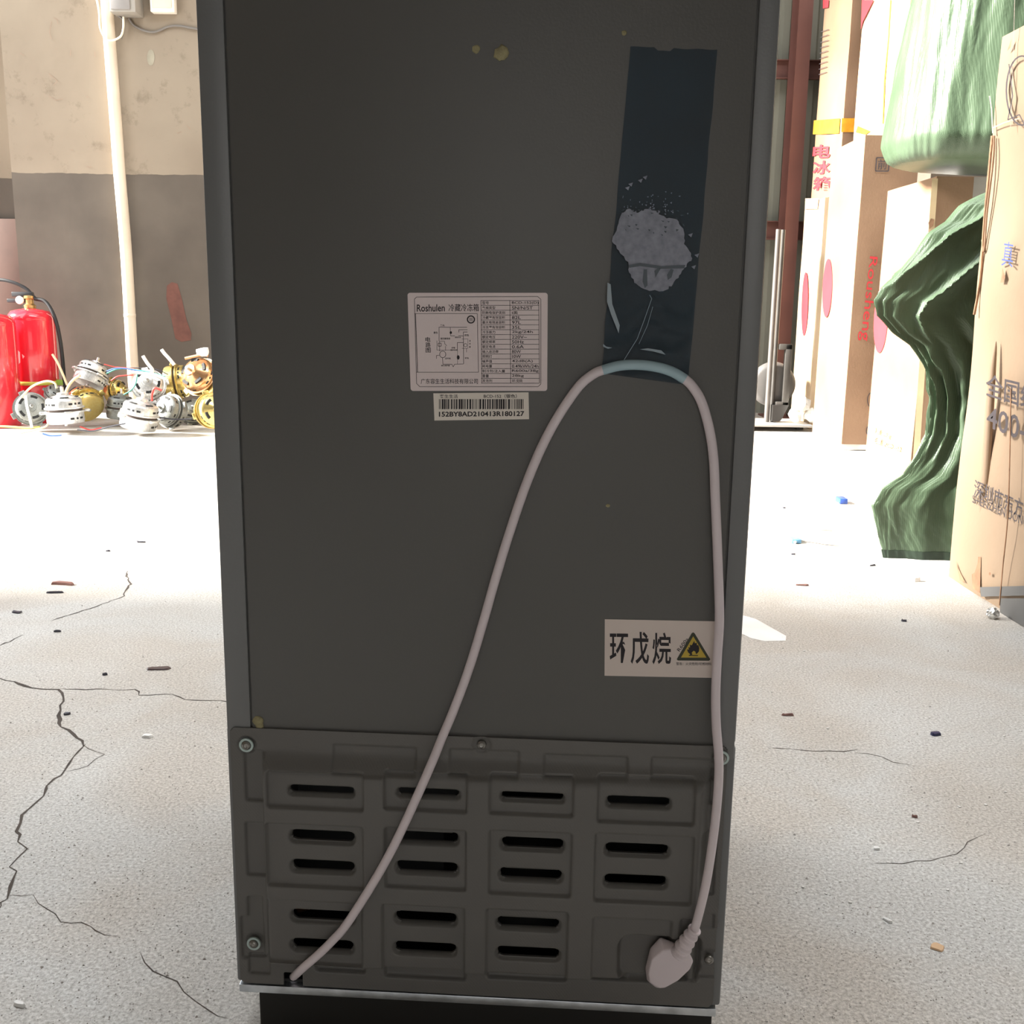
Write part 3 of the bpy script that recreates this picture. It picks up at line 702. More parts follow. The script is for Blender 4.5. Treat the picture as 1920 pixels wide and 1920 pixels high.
p = Print(); p.poly([(1850, 1101), (1960, 1098), (1960, 1116), (1852, 1119)]); p.poly([(1888, 1122), (1960, 1122), (1960, 1190), (1888, 1150)]); p.build('grey_stripe', fa, mat('grey_stripe_print', (0.12, 0.118, 0.115), .7), tA)
p = Print(); p.path([(1874, 240), (1896, 230), (1925, 222)], 2.2); p.path([(1874, 250), (1872, 205), (1868, 180)], 2.0)
p.path([(1916, 0), (1912, 140), (1908, 240)], .7)
p.build('scuff_line', fa, mat('scuff_grey', (0.30, 0.24, 0.21), .8), tA)
for pts, w in (([(1872, 255), (1868, 300), (1857, 420), (1850, 520), (1838, 590)], .0034), ([(1876, 255), (1874, 300), (1862, 400), (1857, 470), (1853, 450)], .0026)):
    P = [tA.matrix_basis.inverted() @ (at_x(a, b, XA) + Vector((-.016, 0, 0))) for a, b in pts]
    tube('crease_ridge', P, w, M_cardedge if w > .003 else M_card, tA, n=6)
P = [tA.matrix_basis.inverted() @ (at_x(a, b, XA) + Vector((-.006, 0, 0))) for a, b in ((1872, 640), (1865, 700), (1858, 800), (1852, 900), (1846, 960), (1842, 1035))]
tube('crease_ridge', P, .012, M_cardA, tA, n=8, per=6, radii=[.001 + .010 * sin(pi * min(1, i / 30.0)) ** .6 for i in range(31)])
P = [tA.matrix_basis.inverted() @ (at_x(a, b, XA) + Vector((-.019, 0, 0))) for a, b in ((1910, 730), (1908, 850), (1904, 970), (1895, 1060), (1888, 1135))]
tube('seam_line', P, .0016, M_cardedge, tA, n=6)

# carton C (icon + lettering)
cn = at_y(1577, 842, 5.38); XC = cn.x; YC1 = at_x(1562, 268, XC).y; zC = at_y(1625, 253, 5.38).z
tC = carton('tall_carton', (XC, 5.38, .035), (XC + .55, YC1, zC), M_card, 'tall brown carton with red vertical lettering and small square symbol, behind the flat carton', .003, 2)
box('foam_base', (-.26, -(YC1 - 5.38) / 2 + .015, -.033), (.26, (YC1 - 5.38) / 2 - .015, 0), mat('white_foam', (.75, .74, .7), .8), tC, .004)
fc = on_front(tC, 5.38, .0055)
p = Print(); p.text('Rousheng', ((1645, 482), (1631, 640), (1607, 638), (1626, 480)), .004); p.build('red_lettering', fc, M_red, tC)
p = Print(); p.text('前', ((1646, 299), (1664, 299), (1662, 318), (1644, 318)), .01)
p.path([(1643, 296), (1667, 296), (1665, 321), (1641, 321)], 2.2, True); p.build('square_symbol', fc, M_printgrey, tC)
p = Print(); p.ring((1634, 750), 8, 14, 1.6, a0=pi * .5, a1=pi * 1.5); p.build('round_print', fc, M_printgrey, tC); p = Print(); p.ring((1630, 808), 6, 10, 1.6, a0=pi * .8, a1=pi * 1.6); p.build('round_print', fc, M_printgrey, tC)
flc = on_left(tC, XC, .0055)
def oval(t, f, c, rx, ry, skew=0):
    p = Print(); p.poly([(c[0] + rx * cos(a) + skew * sin(a) * ry, c[1] + ry * sin(a)) for a in [2 * pi * i / 28 for i in range(28)]]); p.build('red_oval_print', f, M_red, t)
oval(tC, flc, (1553, 540), 9, 55, -.04)
# carton F on top of C
YF0 = 5.35; XF = at_y(1686, 250, YF0).x; zF = zC + .004
tF = carton('tall_carton', (XF, YF0, zF), (XF + .5, at_x(1611, 120, XF).y, zF + 1.25), M_card2, 'pale carton with yellow strap standing on top of the lettered carton', .003, 5)
f_ = on_left(tF, XF, .0055)
p = Print(); p.path([(1672, 0), (1668, 70), (1660, 150), (1657, 232)], 2.2); p.build('yellow_strap', f_, mat('yellow_strap', (0.75, 0.75, 0.05), .4), tF)
p = Print(); p.poly([(1618, 0), (1640, 0), (1620, 40), (1616, 55)]); p.build('red_print', f_, M_red, tF)
p = Print(); p.poly([(1610, 236), (1634, 246), (1625, 252), (1606, 248)]); p.build('tape_end', f_, M_otape, tF)
# carton B behind, with E on top
YB0 = 6.37; cb_ = at_y(1516, 803, YB0); XB = cb_.x; zB = at_y(1538, 370, YB0).z
tB = carton('tall_carton', (XB, YB0, 0), (XB + .5, min(6.80, at_x(1499, 372, XB).y), zB), M_card2, 'far carton with red oval print standing by the steel column', .004, 6)
f_ = on_left(tB, XB, .007); oval(tB, f_, (1511, 570), 6, 60, -.03)
p = Print(); p.poly([(1512, 372), (1537, 372), (1535, 392), (1511, 392)]); p.build('clear_tape', f_, M_ctape, tB)
YE0 = 6.21; XE = at_y(1579, 262, YE0).x; zE = zB + .004
tE = carton('tall_carton', (XE, YE0, zE), (XE + .5, min(6.80, at_x(1538, 130, XE).y), zE + 1.35), M_card, 'carton wrapped with orange tape, stacked on the far carton', .004, 7)
f_ = on_left(tE, XE, .0065); ff = on_front(tE, YE0, .0065)
decal('orange_tape', tE, f_, [[(1528, 226), (1577, 222), (1575, 250), (1526, 252)]], M_otape); decal('orange_tape', tE, ff, [[(1578, 222), (1602, 222), (1600, 248), (1577, 248)]], M_otape)
p = Print()
for i, ch in enumerate('电冰箱'): p.text(ch, ((1527, 272 + i * 30), (1560, 270 + i * 30), (1558, 296 + i * 30), (1525, 298 + i * 30)), .03)
p.build('red_lettering', f_, M_red, tE); decal('red_print', tE, f_, [[(1545, 0), (1556, 0), (1555, 14), (1545, 16)]], M_red)
p = Print()
for i in range(9): p.line((1541 - i * .5, 60 + i * 10), (1556 - i * .5, 55 + i * 10), 1.2)
p.build('small_print', f_, M_printgrey, tE)
# flat carton D
YD0 = 4.3; XD = on_floor(1703, 912).x; XD = at_y(1703, 912, YD0).x; zD = at_y(1745, 330, YD0).z; YD1 = min(5.3, at_x(1667, 330, XD).y)
tD = carton('flat_carton', (XD, YD0, 0), (XD + .15, YD1, zD), M_card, 'slim pale-sided carton with red oval print, half hidden by the green sacks', .006, 8)
f_ = on_left(tD, XD, .009); oval(tD, f_, (1655, 600), 13, 62, -.05)
p = Print(); p.text('净重 28kg', ((1640, 800), (1672, 812), (1670, 822), (1638, 810)), .0); p.text('毛重 BCD-152', ((1641, 818), (1692, 836), (1690, 846), (1639, 828)), .0); p.build('small_print', f_, mat('faded_print', (.45, .36, .2), .8), tD)
decal('clear_tape', tD, on_front(tD, YD0, .009), [[(1746, 335), (1757, 335), (1722, 860), (1710, 860)]], M_ctape)
p = Print(); p.poly([(1739, 418), (1744, 410), (1750, 412), (1748, 424), (1741, 430)]); p.build('tear', on_front(tD, YD0, .010), M_cardedge, tD)
# grey-white carton G and dark carton H behind
g0 = at_y(1803, 400, 4.56); zG = at_y(1830, 332, 4.56).z
carton('carton', (g0.x, 4.56, 0), (g0.x + .5, 5.0, zG), mat('greywhite_board', (.50, .48, .46), .8), 'grey-white carton showing between the two green sacks', .003, 9)
h0 = at_y(1781, 400, 4.75); zH = at_y(1790, 342, 4.75).z
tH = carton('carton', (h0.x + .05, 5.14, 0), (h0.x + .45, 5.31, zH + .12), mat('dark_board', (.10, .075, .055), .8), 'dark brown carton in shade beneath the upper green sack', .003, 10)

# ================================================================== GREEN SACKS
def loft(name, levels, m, t, n=96, wr=None, ee=.72, sh=0.0, tp=0.0):
    """levels: (z, cx, cy, rx, ry); superellipse rings, wr(theta,z)->radial displacement"""
    bm = bmesh.new(); rings = []
    for (z, cx, cy, rx, ry) in levels:
        ring = []
        for i in range(n):
            a = 2 * pi * i / n; c, s = cos(a), sin(a); e = ee
            x = math.copysign(abs(c) ** e, c) * rx; y = math.copysign(abs(s) ** e, s) * ry
            d = wr(a, z) if wr else 0
            tq_ = tp(z) if callable(tp) else tp
            y *= (1 - tq_) + tq_ * max(0.0, (x + rx) / (2 * rx + 1e-6)) ** .9
            ring.append(bm.verts.new((cx + x + c * d, cy + y + s * d + sh * x, z)))
        rings.append(ring)
    for A, Bq in zip(rings, rings[1:]):
        for i in range(n): bm.faces.new((A[i], A[(i + 1) % n], Bq[(i + 1) % n], Bq[i]))
    bm.faces.new(rings[0][::-1]); bm.faces.new(rings[-1])
    return bmobj(name, bm, m, t, True, 80)
def interp(tab, z):
    for (a, b) in zip(tab, tab[1:]):
        if a[0] <= z <= b[0] or a[0] >= z >= b[0]:
            t_ = (z - a[0]) / (b[0] - a[0]); return [x + (y - x) * t_ for x, y in zip(a, b)]
    return list(tab[0] if abs(z - tab[0][0]) < abs(z - tab[-1][0]) else tab[-1])
# upper sack: rests on the flat carton and the grey-white one
YS = 4.25
sil = [(1682, 318), (1674, 300), (1678, 260), (1690, 200), (1708, 110), (1733, 0), (1752, -80), (1775, -150), (1800, -190)]
tab = []
for a, b in sil:
    q_ = at_y(a, b, YS); tab.append((q_.z, q_.x))
z0 = max(zD, zG) + .012
t = empty('green_sack', (tab[2][1] + .45, YS + .1, z0), 0, 'full green woven sack, upper one, piled on top of the cartons', 'sack')
levels = []
top = tab[-1][0]
nl = 60
for k in range(nl + 1):
    z = z0 + (top - z0) * k / nl; xl = interp([(tb[0], tb[1]) for tb in tab], max(z, tab[0][0]))[1]
    f0 = min(1, (k / 5)) ** .5; f1 = min(1, (nl - k) / 14) ** .5
    xr = at_y(1950, 100, YS).x + .25
    cx, rx = (xl + xr) / 2, (xr - xl) / 2 * min(f1, 1) * (.90 + .10 * f0); ry = (.40) * f1 * (.72 + .28 * f0)
    levels.append((z - z0, cx - t.location.x, 0, rx, ry))
def wr_up(a, z):
    v = Vector((cos(a) * 2.2, sin(a) * 2.2, z * 1.3)); d = .018 * noise.noise(v * 1.4)
    d += .012 * (abs(noise.noise(Vector((a * 9 + z * 2.5, z * 2.2, 3)))) - .25) + .004 * noise.noise(Vector((a * 30 + z * 6, z * 7, 1)))
    return d
loft('sack_cloth', levels, M_green, t, 220, wr_up, .75, .12, .3)
# lower sack: slumped between flat carton and big front carton, crumpled folds
YL = 3.11
silL = [(1662, 1055), (1655, 1030), (1645, 990), (1634, 935), (1652, 905), (1690, 882), (1715, 850), (1738, 808), (1745, 740), (1735, 690), (1705, 645), (1672, 622), (1643, 592), (1644, 565), (1668, 545), (1705, 492), (1738, 442), (1772, 420), (1800, 386), (1828, 362), (1842, 358)]
tab = [(at_y(a, b, YL).z, at_y(a, b, YL).x) for a, b in silL]
zb_ = 0.0
t = empty('green_sack', (1.45, YL, 0), 0, 'crumpled green woven sack, lower one, slumped on the floor beside the front carton', 'sack')
nl = 170; levels = []
zt = tab[-1][0]; tabz = sorted(tab)
for k in range(nl + 1):
    z = zt * k / nl; xl = interp(tabz, max(z, tabz[0][0]))[1]
    xr = 1.86; f1 = min(1, (nl - k) / 8) ** .5
    rx = (xr - xl) / 2; xl *= (YL - .26 * rx) / YL
    cx, rx = (xl + xr) / 2, (xr - xl) / 2; ry = .26 * (0.45 + .55 * f1) * (0.55 + .45 * min(1, (xr - xl) / .6)) * (1 - .35 * k / nl)
    levels.append((z, cx - 1.45, 0, rx * (1 if f1 == 1 else (.75 + .25 * f1)), ry))
def wr_lo(a, z):
    # diagonal drapes on the viewer's side, long vertical pleats at the waist
    s = sin(a); x = cos(a)
    d = .012 * noise.noise(Vector((x * 3, s * 3, z * 3)))
    u = z - .55 * x
    d += .030 * (1 - abs(sin(u * 9 + 1.2 * noise.noise(Vector((x * 2, z * 2, 4)))))) ** 3 * max(0, min(1, (z - .45) * 4))
    w = math.exp(-((z - .5) / .22) ** 2); d += .012 * w * sin(a * 22 + 5 * noise.noise(Vector((a * 2, z * 3, 0))))
    d += .004 * noise.noise(Vector((a * 16, z * 22, 2)))
    return d
loft('sack_cloth', levels, M_green, t, 220, wr_lo, .8, .30, lambda z: .93 - .25 * max(0, min(1, (z - .72) * 4)))
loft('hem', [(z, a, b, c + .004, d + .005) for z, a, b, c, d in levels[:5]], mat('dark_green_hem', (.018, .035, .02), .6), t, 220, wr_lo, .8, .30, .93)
# ================================================================== HAND TROLLEY
YT = 6.35
t0 = at_y(1450, 805, YT)
t = empty('hand_trolley', (t0.x, YT, 0), 0, 'grey steel hand trolley with one large wheel, just right of the fridge', 'trolley')
M_tg = mat('shaded_trolley_paint', (0.085, 0.08, 0.073), .5, .3, .15, 12)  # trolley greys darkened so the colour carries its shade
M_tl = mat('shaded_aluminium', (0.16, 0.15, 0.14), .45, .5, .1, 12)  # uprights darkened for shade as well
LX = lambda a, b: at_y(a, b, YT).x - t0.x
LZ = lambda a, b: at_y(a, b, YT).z
zt_ = LZ(1462, 430)
tube('upright', [(LX(1437, 790), 0, .04), (LX(1437, 790), 0, zt_)], .016, M_tl, t, per=2)
tube('upright', [(LX(1448, 790), .03, .03), (LX(1448, 790), .03, zt_)], .013, M_tg, t, per=2)
zf1, zf0 = LZ(1480, 645), LZ(1475, 762); xf = LX(1481, 700)
bm = bmesh.new()
add_box(bm, (0, -.02, zf1 - .035), (xf, .02, zf1), .004); add_box(bm, (xf - .04, -.02, zf0), (xf, .02, zf1), .004); add_box(bm, (0, -.02, zf0), (xf, .02, zf0 + .03), .004)
bmobj('side_frame', bm, M_tg, t, True, 40)
bm = bmesh.new(); r_ = (LZ(1445, 680) - LZ(1445, 765)) / 2
zc_ = LZ(1445, 722)
add_lathe(bm, [(.03, -.05), (r_ * .8, -.05), (r_ * .96, -.035), (r_, 0), (r_ * .96, .035), (r_ * .8, .05), (.03, .05)], 40, Matrix.Translation((.0, .09, zc_)) @ Matrix.Rotation(pi / 2, 4, 'X'))
bmobj('wheel', bm, mat('shaded_wheel', (.10, .095, .09), .5), t, True, 50)  # wheel colour holds the same painted shade
bm = bmesh.new()
for v in ((0, -.03, zc_ - r_ * .7), (.14, -.03, zf0), (.0, -.03, .06)): pass
vs = [(-.02, -.03, zf0 + .01), (xf, -.03, zf0 + .01), (xf * .55, -.03, zf0 - .07), (.03, -.03, .05), (-.02, -.03, .05)]
vs2 = [(a, b + .06, c) for a, b, c in vs]; n_ = len(vs)
meshobj('gusset', vs + vs2, [tuple(range(n_)), tuple(range(n_, 2 * n_))[::-1]] + [(i, n_ + i, n_ + (i + 1) % n_, (i + 1) % n_) for i in range(n_)], mat('dark_grey_paint', (.03, .028, .026), .5), t)
box('toe_plate', (-.45, -.15, .028), (.20, .22, .042), mat('worn_plate', (.45, .43, .41), .5, .3), t, .003)
box('plate_rib', (-.40, -.12, 0), (-.36, .2, .028), M_tg, t); box('plate_rib', (.14, -.02, 0), (.18, .2, .028), M_tg, t)
for a, b, z_, r_s in ((1488, 748, .0, .05), (1500, 742, .0, .045)):
    pass
bq = at_y(1490, 790, 6.12)
ff_ = empty('packing_foam', (t0.x + .13, 6.27, 0.042), 0, 'crumpled white packing foam scraps beside the trolley wheel', 'packing foam')
for k in range(3):
    bm = bmesh.new(); bmesh.ops.create_icosphere(bm, subdivisions=2, radius=.05)
    for v in bm.verts: v.co = Vector((v.co.x * .8, v.co.y * .6, v.co.z)) * (1 + .5 * noise.noise(v.co * 25 + Vector((k, 0, 0)))) + Vector((-.02 + .045 * k, 0, .055 + .06 * (k % 2)))
    bmobj('foam_piece', bm, mat('white_foam', (.75, .74, .7), .8), ff_)
ff_.location.z = 0.045

# ================================================================== LEFT WALL FITTINGS
WX = lambda a, b: at_y(a, b, WALL_Y)
M_cream = mat('cream_pvc_pipe', (0.66, 0.58, 0.47), .45, 0, .08, 6)
pt = [at_y(a, b, WALL_Y - .045) for a, b in ((197, -60), (200, 0), (218, 240), (224, 325), (237, 480), (249, 690))]
bot = at_y(253, 760, WALL_Y - .045); bot.z = .0
t = empty('wall_pipe', (pt[0].x, WALL_Y - .045, 0), 0, 'cream plastic pipe running down the wall left of the fridge', 'pipe')
LP = [Vector((p_.x - pt[0].x, 0, p_.z)) for p_ in pt]; LP[0].z += .6
LP.append(Vector((LP[-1].x + .008, 0, 0.0)))
tube('pipe', LP, .036, M_cream, t, per=4, n=20)
for k, zz in enumerate((.62,)):
    q_ = interp([(p_.z, p_.x) for p_ in LP[::-1]], zz); bm = bmesh.new(); add_lathe(bm, [(.0355, 0), (.0375, .002), (.0375, .02), (.0355, .022)], 20, Matrix.Translation((q_[1], 0, zz)), capped=False); bmobj('pipe_clip', bm, M_cream, t, True, 50)
# meter box, switch box, wires
a, b = WX(222, 34), WX(270, 34)
t = empty('meter_box', ((a.x + b.x) / 2, WALL_Y, a.z), 0, 'grey metal electric box on the wall at the top, right of the pipe', 'electric box')
box('enclosure', (-(b.x - a.x) / 2, -.14, 0), ((b.x - a.x) / 2, 0, .42), mat('grey_box_paint', (.30, .28, .25), .5), t, .006)
box('enclosure_lid', (-(b.x - a.x) / 2 + .01, -.15, .012), ((b.x - a.x) / 2 - .03, -.14, .40), mat('grey_lid_paint', (.25, .235, .225), .4), t, .004)
a, b = WX(288, 27), WX(333, 27)
t = empty('switch_box', ((a.x + b.x) / 2, WALL_Y, a.z), 0, 'small white-framed switch box on the wall beside the fridge edge', 'switch box')
hw = (b.x - a.x) / 2
box('frame', (-hw, -.06, 0), (hw, 0, .3), mat('white_plastic', (.78, .74, .66), .4), t, .006)
box('cover_plate', (-hw + .014, -.067, .02), (hw - .014, -.058, .28), mat('cream_plastic', (.60, .52, .42), .4), t, .003)
box('switch_toggle', (-.02, -.075, .16), (.02, -.066, .2), mat('white_plastic', (.78, .74, .66), .4), t, .002)
tag(tube('wall_cable', [WX(a, b) + Vector((0, -.012, 0)) for a, b in ((243, 36), (252, 48), (270, 58), (292, 61), (318, 51), (340, 50), (362, 54), (420, 60), (520, 40))], .007, mat('grey_cable', (.15, .135, .12), .5)), 'dark grey cable sagging along the wall below the electric box', 'cable')
tag(tube('wall_cable', [WX(a, b) + Vector((0, -.10, 0)) for a, b in ((190, -10), (198, 30), (200, 60), (210, 80), (222, 84), (238, 76), (243, 60), (243, 40))], .006, mat('white_cable', (.70, .64, .52), .5)), 'thin white cable looping from the pipe to the electric box', 'cable')
tag(tube('wall_cable', [WX(a, b) + Vector((0, -.04, 0)) for a, b in ((226, 33), (236, 42), (236, 60), (232, 76))], .006, mat('grey_cable', (.15, .135, .12), .5)), 'short dark cable end hanging inside the white loop', 'cable')
# paint marks on the wall (children of the setting)
wb_ = bpy.data.objects['wall_back']
p = Print()
p.poly([(313, 536), (322, 529), (333, 532), (341, 560), (350, 600), (359, 625), (358, 638), (340, 641), (329, 635), (322, 600), (312, 560)])
p.build('paint_mark', lambda a, b: WX(a, b) + Vector((0, -.002, 0)), mat('red_paint_smear', (.125, .048, .034), .8, 0, .25, 14), wb_)
p = Print()
p.disc((283, 108), 7, 15); p.build('smudge', lambda a, b: WX(a, b) + Vector((0, -.002, 0)), mat('green_smudge', (.30, .275, .21), .9, 0, .2, 9), wb_)
M_sc = mat('scratch_dark', (.26, .19, .14), .9)
p = Print()
for pts in ([(100, 33), (107, 36), (109, 45)], [(97, 40), (93, 60), (97, 74)], [(38, 100), (46, 104)], [(133, 93), (132, 105)], [(178, 97), (178, 107)], [(92, 138), (108, 152), (100, 160)], [(92, 180), (106, 188), (118, 185)], [(162, 181), (168, 183)],
            [(163, 313), (173, 313)], [(132, 281), (137, 281)], [(332, 250), (340, 247)], [(350, 235), (358, 243)], [(205, 128), (210, 145)]): p.path(pts, 1.3)
p.build('scratch', lambda a, b: WX(a, b) + Vector((0, -.0015, 0)), M_sc, wb_)

# ================================================================== FIRE EXTINGUISHERS
M_fred = mat('red_gloss_enamel', (0.74, 0.022, 0.04), .18, 0, .04, 3, spec=.6, coat=.5)
M_brz = mat('old_brass', (.55, .38, .16), .35, .9, .2, 20)
def extinguisher(x, y, h, r, label, strap):
    t = empty('fire_extinguisher', (x, y, 0), 0, label, 'fire extinguisher', 'red fire extinguishers in the corner')
    bm = bmesh.new(); add_lathe(bm, [(r * .9, 0), (r * .93, .012), (r, .02), (r, h - r * .52), (r * .985, h - r * .48), (r, h - r * .44), (r * .97, h - r * .3), (r * .82, h - r * .1), (r * .55, h - .004), (r * .25, h + .002), (.03, h + .004)], 48)
    bmobj('cylinder', bm, M_fred, t, True, 60)
    bm = bmesh.new(); add_lathe(bm, [(.032, h), (.034, h + .02), (.022, h + .03), (.022, h + .055), (.03, h + .06), (.03, h + .075), (.01, h + .08)], 20); bmobj('valve', bm, M_brz, t, True, 40)
    bm = bmesh.new(); add_box(bm, (-.10, -.014, h + .07), (.025, .014, h + .098), .006); add_box(bm, (-.13, -.014, h + .035), (-.02, .014, h + .058), .006, M=Matrix.Translation((-.0, 0, 0)))
    bmobj('handle', bm, mat('black_lever', (.02, .02, .022), .35), t, True, 40)
    bm = bmesh.new(); add_lathe(bm, [(.004, -.008), (.022, -.008), (.024, 0), (.022, .008), (.004, .008)], 24, Matrix.Translation((-.04, -.04, h + .05)) @ Matrix.Rotation(pi / 2, 4, 'X')); bmobj('pressure_gauge', bm, mat('white_gauge', (.8, .8, .78), .3), t, True, 40)
    return t
xE2 = at_y(66, 700, 6.17).x; hE = .677; rE = .131
t = extinguisher(xE2, 6.17, hE - .01, rE, 'red fire extinguisher with yellow strap and small pale sticker, right one', True)
tube('hose', [(.03, 0, hE + .05), (.10, -.01, hE + .03), (.155, -.03, hE - .06), (.178, -.03, hE - .2), (.18, -.02, hE - .38), (.17, 0, .15), (.15, 0, .04)], .011, M_black, t)
tube('hose', [(-.25, .02, hE + .16), (-.12, .0, hE + .15), (-.02, 0, hE + .11), (.03, 0, hE + .055)], .010, M_black, t)
bm = bmesh.new(); zs = .225; add_lathe(bm, [(rE + .001, zs), (rE + .004, zs + .002), (rE + .004, zs + .02), (rE + .001, zs + .022)], 40, capped=False)
st_ = bmobj('strap', bm, mat('yellow_green_strap', (.62, .58, .10), .4), t, True); box('strap_clip', (rE - .005, -.02, zs - .004), (rE + .05, .01, zs + .028), mat('green_clip', (.25, .42, .05), .4), t, .002)
vs = []
for (uu, vv) in ((-.045, .385), (-.005, .43), (.035, .395), (-.008, .345)):
    an = -pi / 2 + (uu - .028) / rE; vs.append((cos(an) * (rE + .0012), sin(an) * (rE + .0012), vv))
meshobj('sticker', vs, [(3, 2, 1, 0)], mat('faded_sticker', (.75, .35, .36), .6), t)
xE1 = at_y(-12, 700, 5.90).x
t = extinguisher(xE1, 5.90, hE - .035, rE + .004, 'red fire extinguisher cut off by the left picture edge', False)
tube('hose', [(-.02, .02, hE + .02), (-.10, .02, hE + .0), (-.16, .0, hE - .1), (-.165, 0, .3), (-.15, 0, .06)], .011, M_black, t)
# leaning brown board in the recess
t = box('leaning_board', (-.22, -.015, 0), (.30, .015, 1.25), mat('dark_brown_board', (.10, .05, .035), .7, 0, .2, 5), None, .003)
t.location = (COR - .26, WALL_Y + .12, 0.0); t.rotation_euler = (radians(-8), radians(0), 0)
tag(t, 'dark brown board leaning in the wall recess behind the extinguishers', 'board')

# ================================================================== PILE OF MOTORS
M_al = mat('cast_aluminium', (0.60, 0.60, 0.585), .32, .65, .2, 9, .25, 60)
M_al2 = mat('dull_grey_aluminium', (0.24, 0.25, 0.235), .4, .6, .2, 18, .2, 120)
M_gold = mat('gold_chromate', (0.66, 0.48, 0.16), .25, .85, .25, 9, rgb2=(0.72, 0.60, 0.24))
M_cop = mat('copper_chromate', (0.62, 0.30, 0.16), .22, .85, .3, 9, rgb2=(0.70, 0.46, 0.22))
M_stat = mat('dark_stator', (0.10, 0.075, 0.065), .5, .4, .2, 30)
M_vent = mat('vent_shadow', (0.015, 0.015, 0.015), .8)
PROTO = {}
def motor_parts(kind, r):
    """list of (name, mesh) along local z, centred"""
    key = (kind,)
    if key in PROTO: return PROTO[key]
    ma, mb = {'silver': (M_al, M_al), 'grey': (M_al2, M_al2), 'gold': (M_gold, M_gold), 'copper': (M_cop, M_gold), 'lilac': (M_al, M_al)}[kind]
    R = 1.0; H = 1.0; parts = []
    def mk(nm, bm, m):
        me = bpy.data.meshes.new(nm); bmesh.ops.recalc_face_normals(bm, faces=bm.faces); bm.to_mesh(me); bm.free(); me.materials.append(m)
        me.polygons.foreach_set('use_smooth', [True] * len(me.polygons)); me.set_sharp_from_angle(angle=radians(35)); parts.append((nm, me))
    dome = .30 if kind in ('gold', 'copper') else .12
    bm = bmesh.new()
    add_lathe(bm, [(.80, -H * .62), (.94, -H * .60), (.98, -H * .5), (.98, -.12), (1.10, -.12), (1.10, -.05), (.9, -.05)], 36)
    for k in range(4):
        a = k * pi / 2 + .4; add_box(bm, (.98, -.20, -.15), (1.27, .20, -.03), .03, M=Matrix.Rotation(a, 4, 'Z'))
    mk('lower_housing', bm, mb)
    bm = bmesh.new(); add_lathe(bm, [(.92, -.05), (.92, .06)], 36); mk('stator_band', bm, M_stat)
    bm = bmesh.new()
    add_lathe(bm, [(.9, .06), (1.04, .06), (1.04, .12), (.95, .14), (.93, H * .42), (.88, H * .5), (.80, H * .55), (.55, H * .55 + dome * .6), (.32, H * .55 + dome), (.30, H * .55 + dome + .10), (.12, H * .55 + dome + .12)], 36)
    mk('upper_housing', bm, ma)
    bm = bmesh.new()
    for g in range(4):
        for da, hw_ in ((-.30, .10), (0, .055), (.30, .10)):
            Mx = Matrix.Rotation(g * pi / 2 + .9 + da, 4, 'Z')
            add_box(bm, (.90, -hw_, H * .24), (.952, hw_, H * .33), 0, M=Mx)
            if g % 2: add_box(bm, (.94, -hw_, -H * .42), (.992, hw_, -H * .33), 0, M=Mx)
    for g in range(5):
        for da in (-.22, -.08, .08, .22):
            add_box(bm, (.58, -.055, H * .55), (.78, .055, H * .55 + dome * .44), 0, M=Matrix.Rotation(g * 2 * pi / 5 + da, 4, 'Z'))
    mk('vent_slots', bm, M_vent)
    bm = bmesh.new(); add_lathe(bm, [(.10, -H * .75), (.10, H * .55 + dome + .35), (.07, H * .55 + dome + .38)], 14); mk('shaft', bm, M_steel)
    PROTO[key] = parts; return parts
def motor(kind, px, py, r, y, rot, label, name='electric_motor', sz=1.0):
    c = at_y(px, py, y * 1.025)
    t = empty(name, c, 0, label, 'motor', 'scrap motors piled by the wall'); t.rotation_euler = rot; t.scale = (r, r, r * sz)
    for nm, me in motor_parts(kind, r):
        o_ = link(bpy.data.objects.new(nm, me), t)
        if nm == 'vent_slots': o_['kind'] = 'stuff'
    return t
D = radians
motor('grey', 58, 766, .085, 5.56, (D(75), 0, D(28)), 'grey scrap motor lying on its side against the left extinguisher')
motor('silver', 121, 768, .100, 5.48, (0, D(-3), D(10)), 'bright silver scrap motor standing upright, front left of the pile', sz=1.2)
motor('copper', 158, 755, .098, 5.76, (D(-35), D(-48), 0), 'coppery gold scrap motor tilted, behind the upright silver one')
motor('silver', 172, 702, .092, 5.95, (D(-18), D(24), D(20)), 'silver scrap motor on top of the pile, with coloured wires', sz=1.15)
motor('grey', 226, 764, .078, 5.86, (D(4), D(4), D(50)), 'grey-green scrap motor upright in the middle of the pile', sz=1.35)
motor('lilac', 262, 778, .100, 5.46, (D(8), D(10), D(35)), 'pale silver scrap motor with red leads, front middle of the pile', sz=1.2)
motor('silver', 279, 722, .088, 5.78, (D(65), D(10), D(10)), 'silver scrap motor facing forward behind the pale front one')
motor('grey', 318, 770, .090, 5.66, (D(70), 0, D(-30)), 'ribbed grey scrap motor below the gold one')
motor('gold', 334, 716, .102, 6.02, (D(8), D(82), D(12)), 'gold scrap motor standing on edge with dark stator band')
motor('copper', 376, 706, .104, 5.72, (D(60), D(-25), D(-10)), 'coppery scrap motor at the top right of the pile, near the fridge')
motor('grey', 360, 772, .072, 5.98, (D(50), D(30), 0), 'dull grey scrap motor half hidden at the foot of the copper one')
motor('gold', 398, 770, .090, 5.46, (D(80), D(10), D(40)), 'gold scrap motor cut off by the fridge edge')
motor('grey', 103, 738, .055, 5.80, (D(20), D(40), 0), 'small dark grey scrap motor wedged behind the front left ones')
motor('gold', 217, 734, .072, 6.14, (D(80), D(15), D(80)), 'gold scrap motor glimpsed in the middle back of the pile')
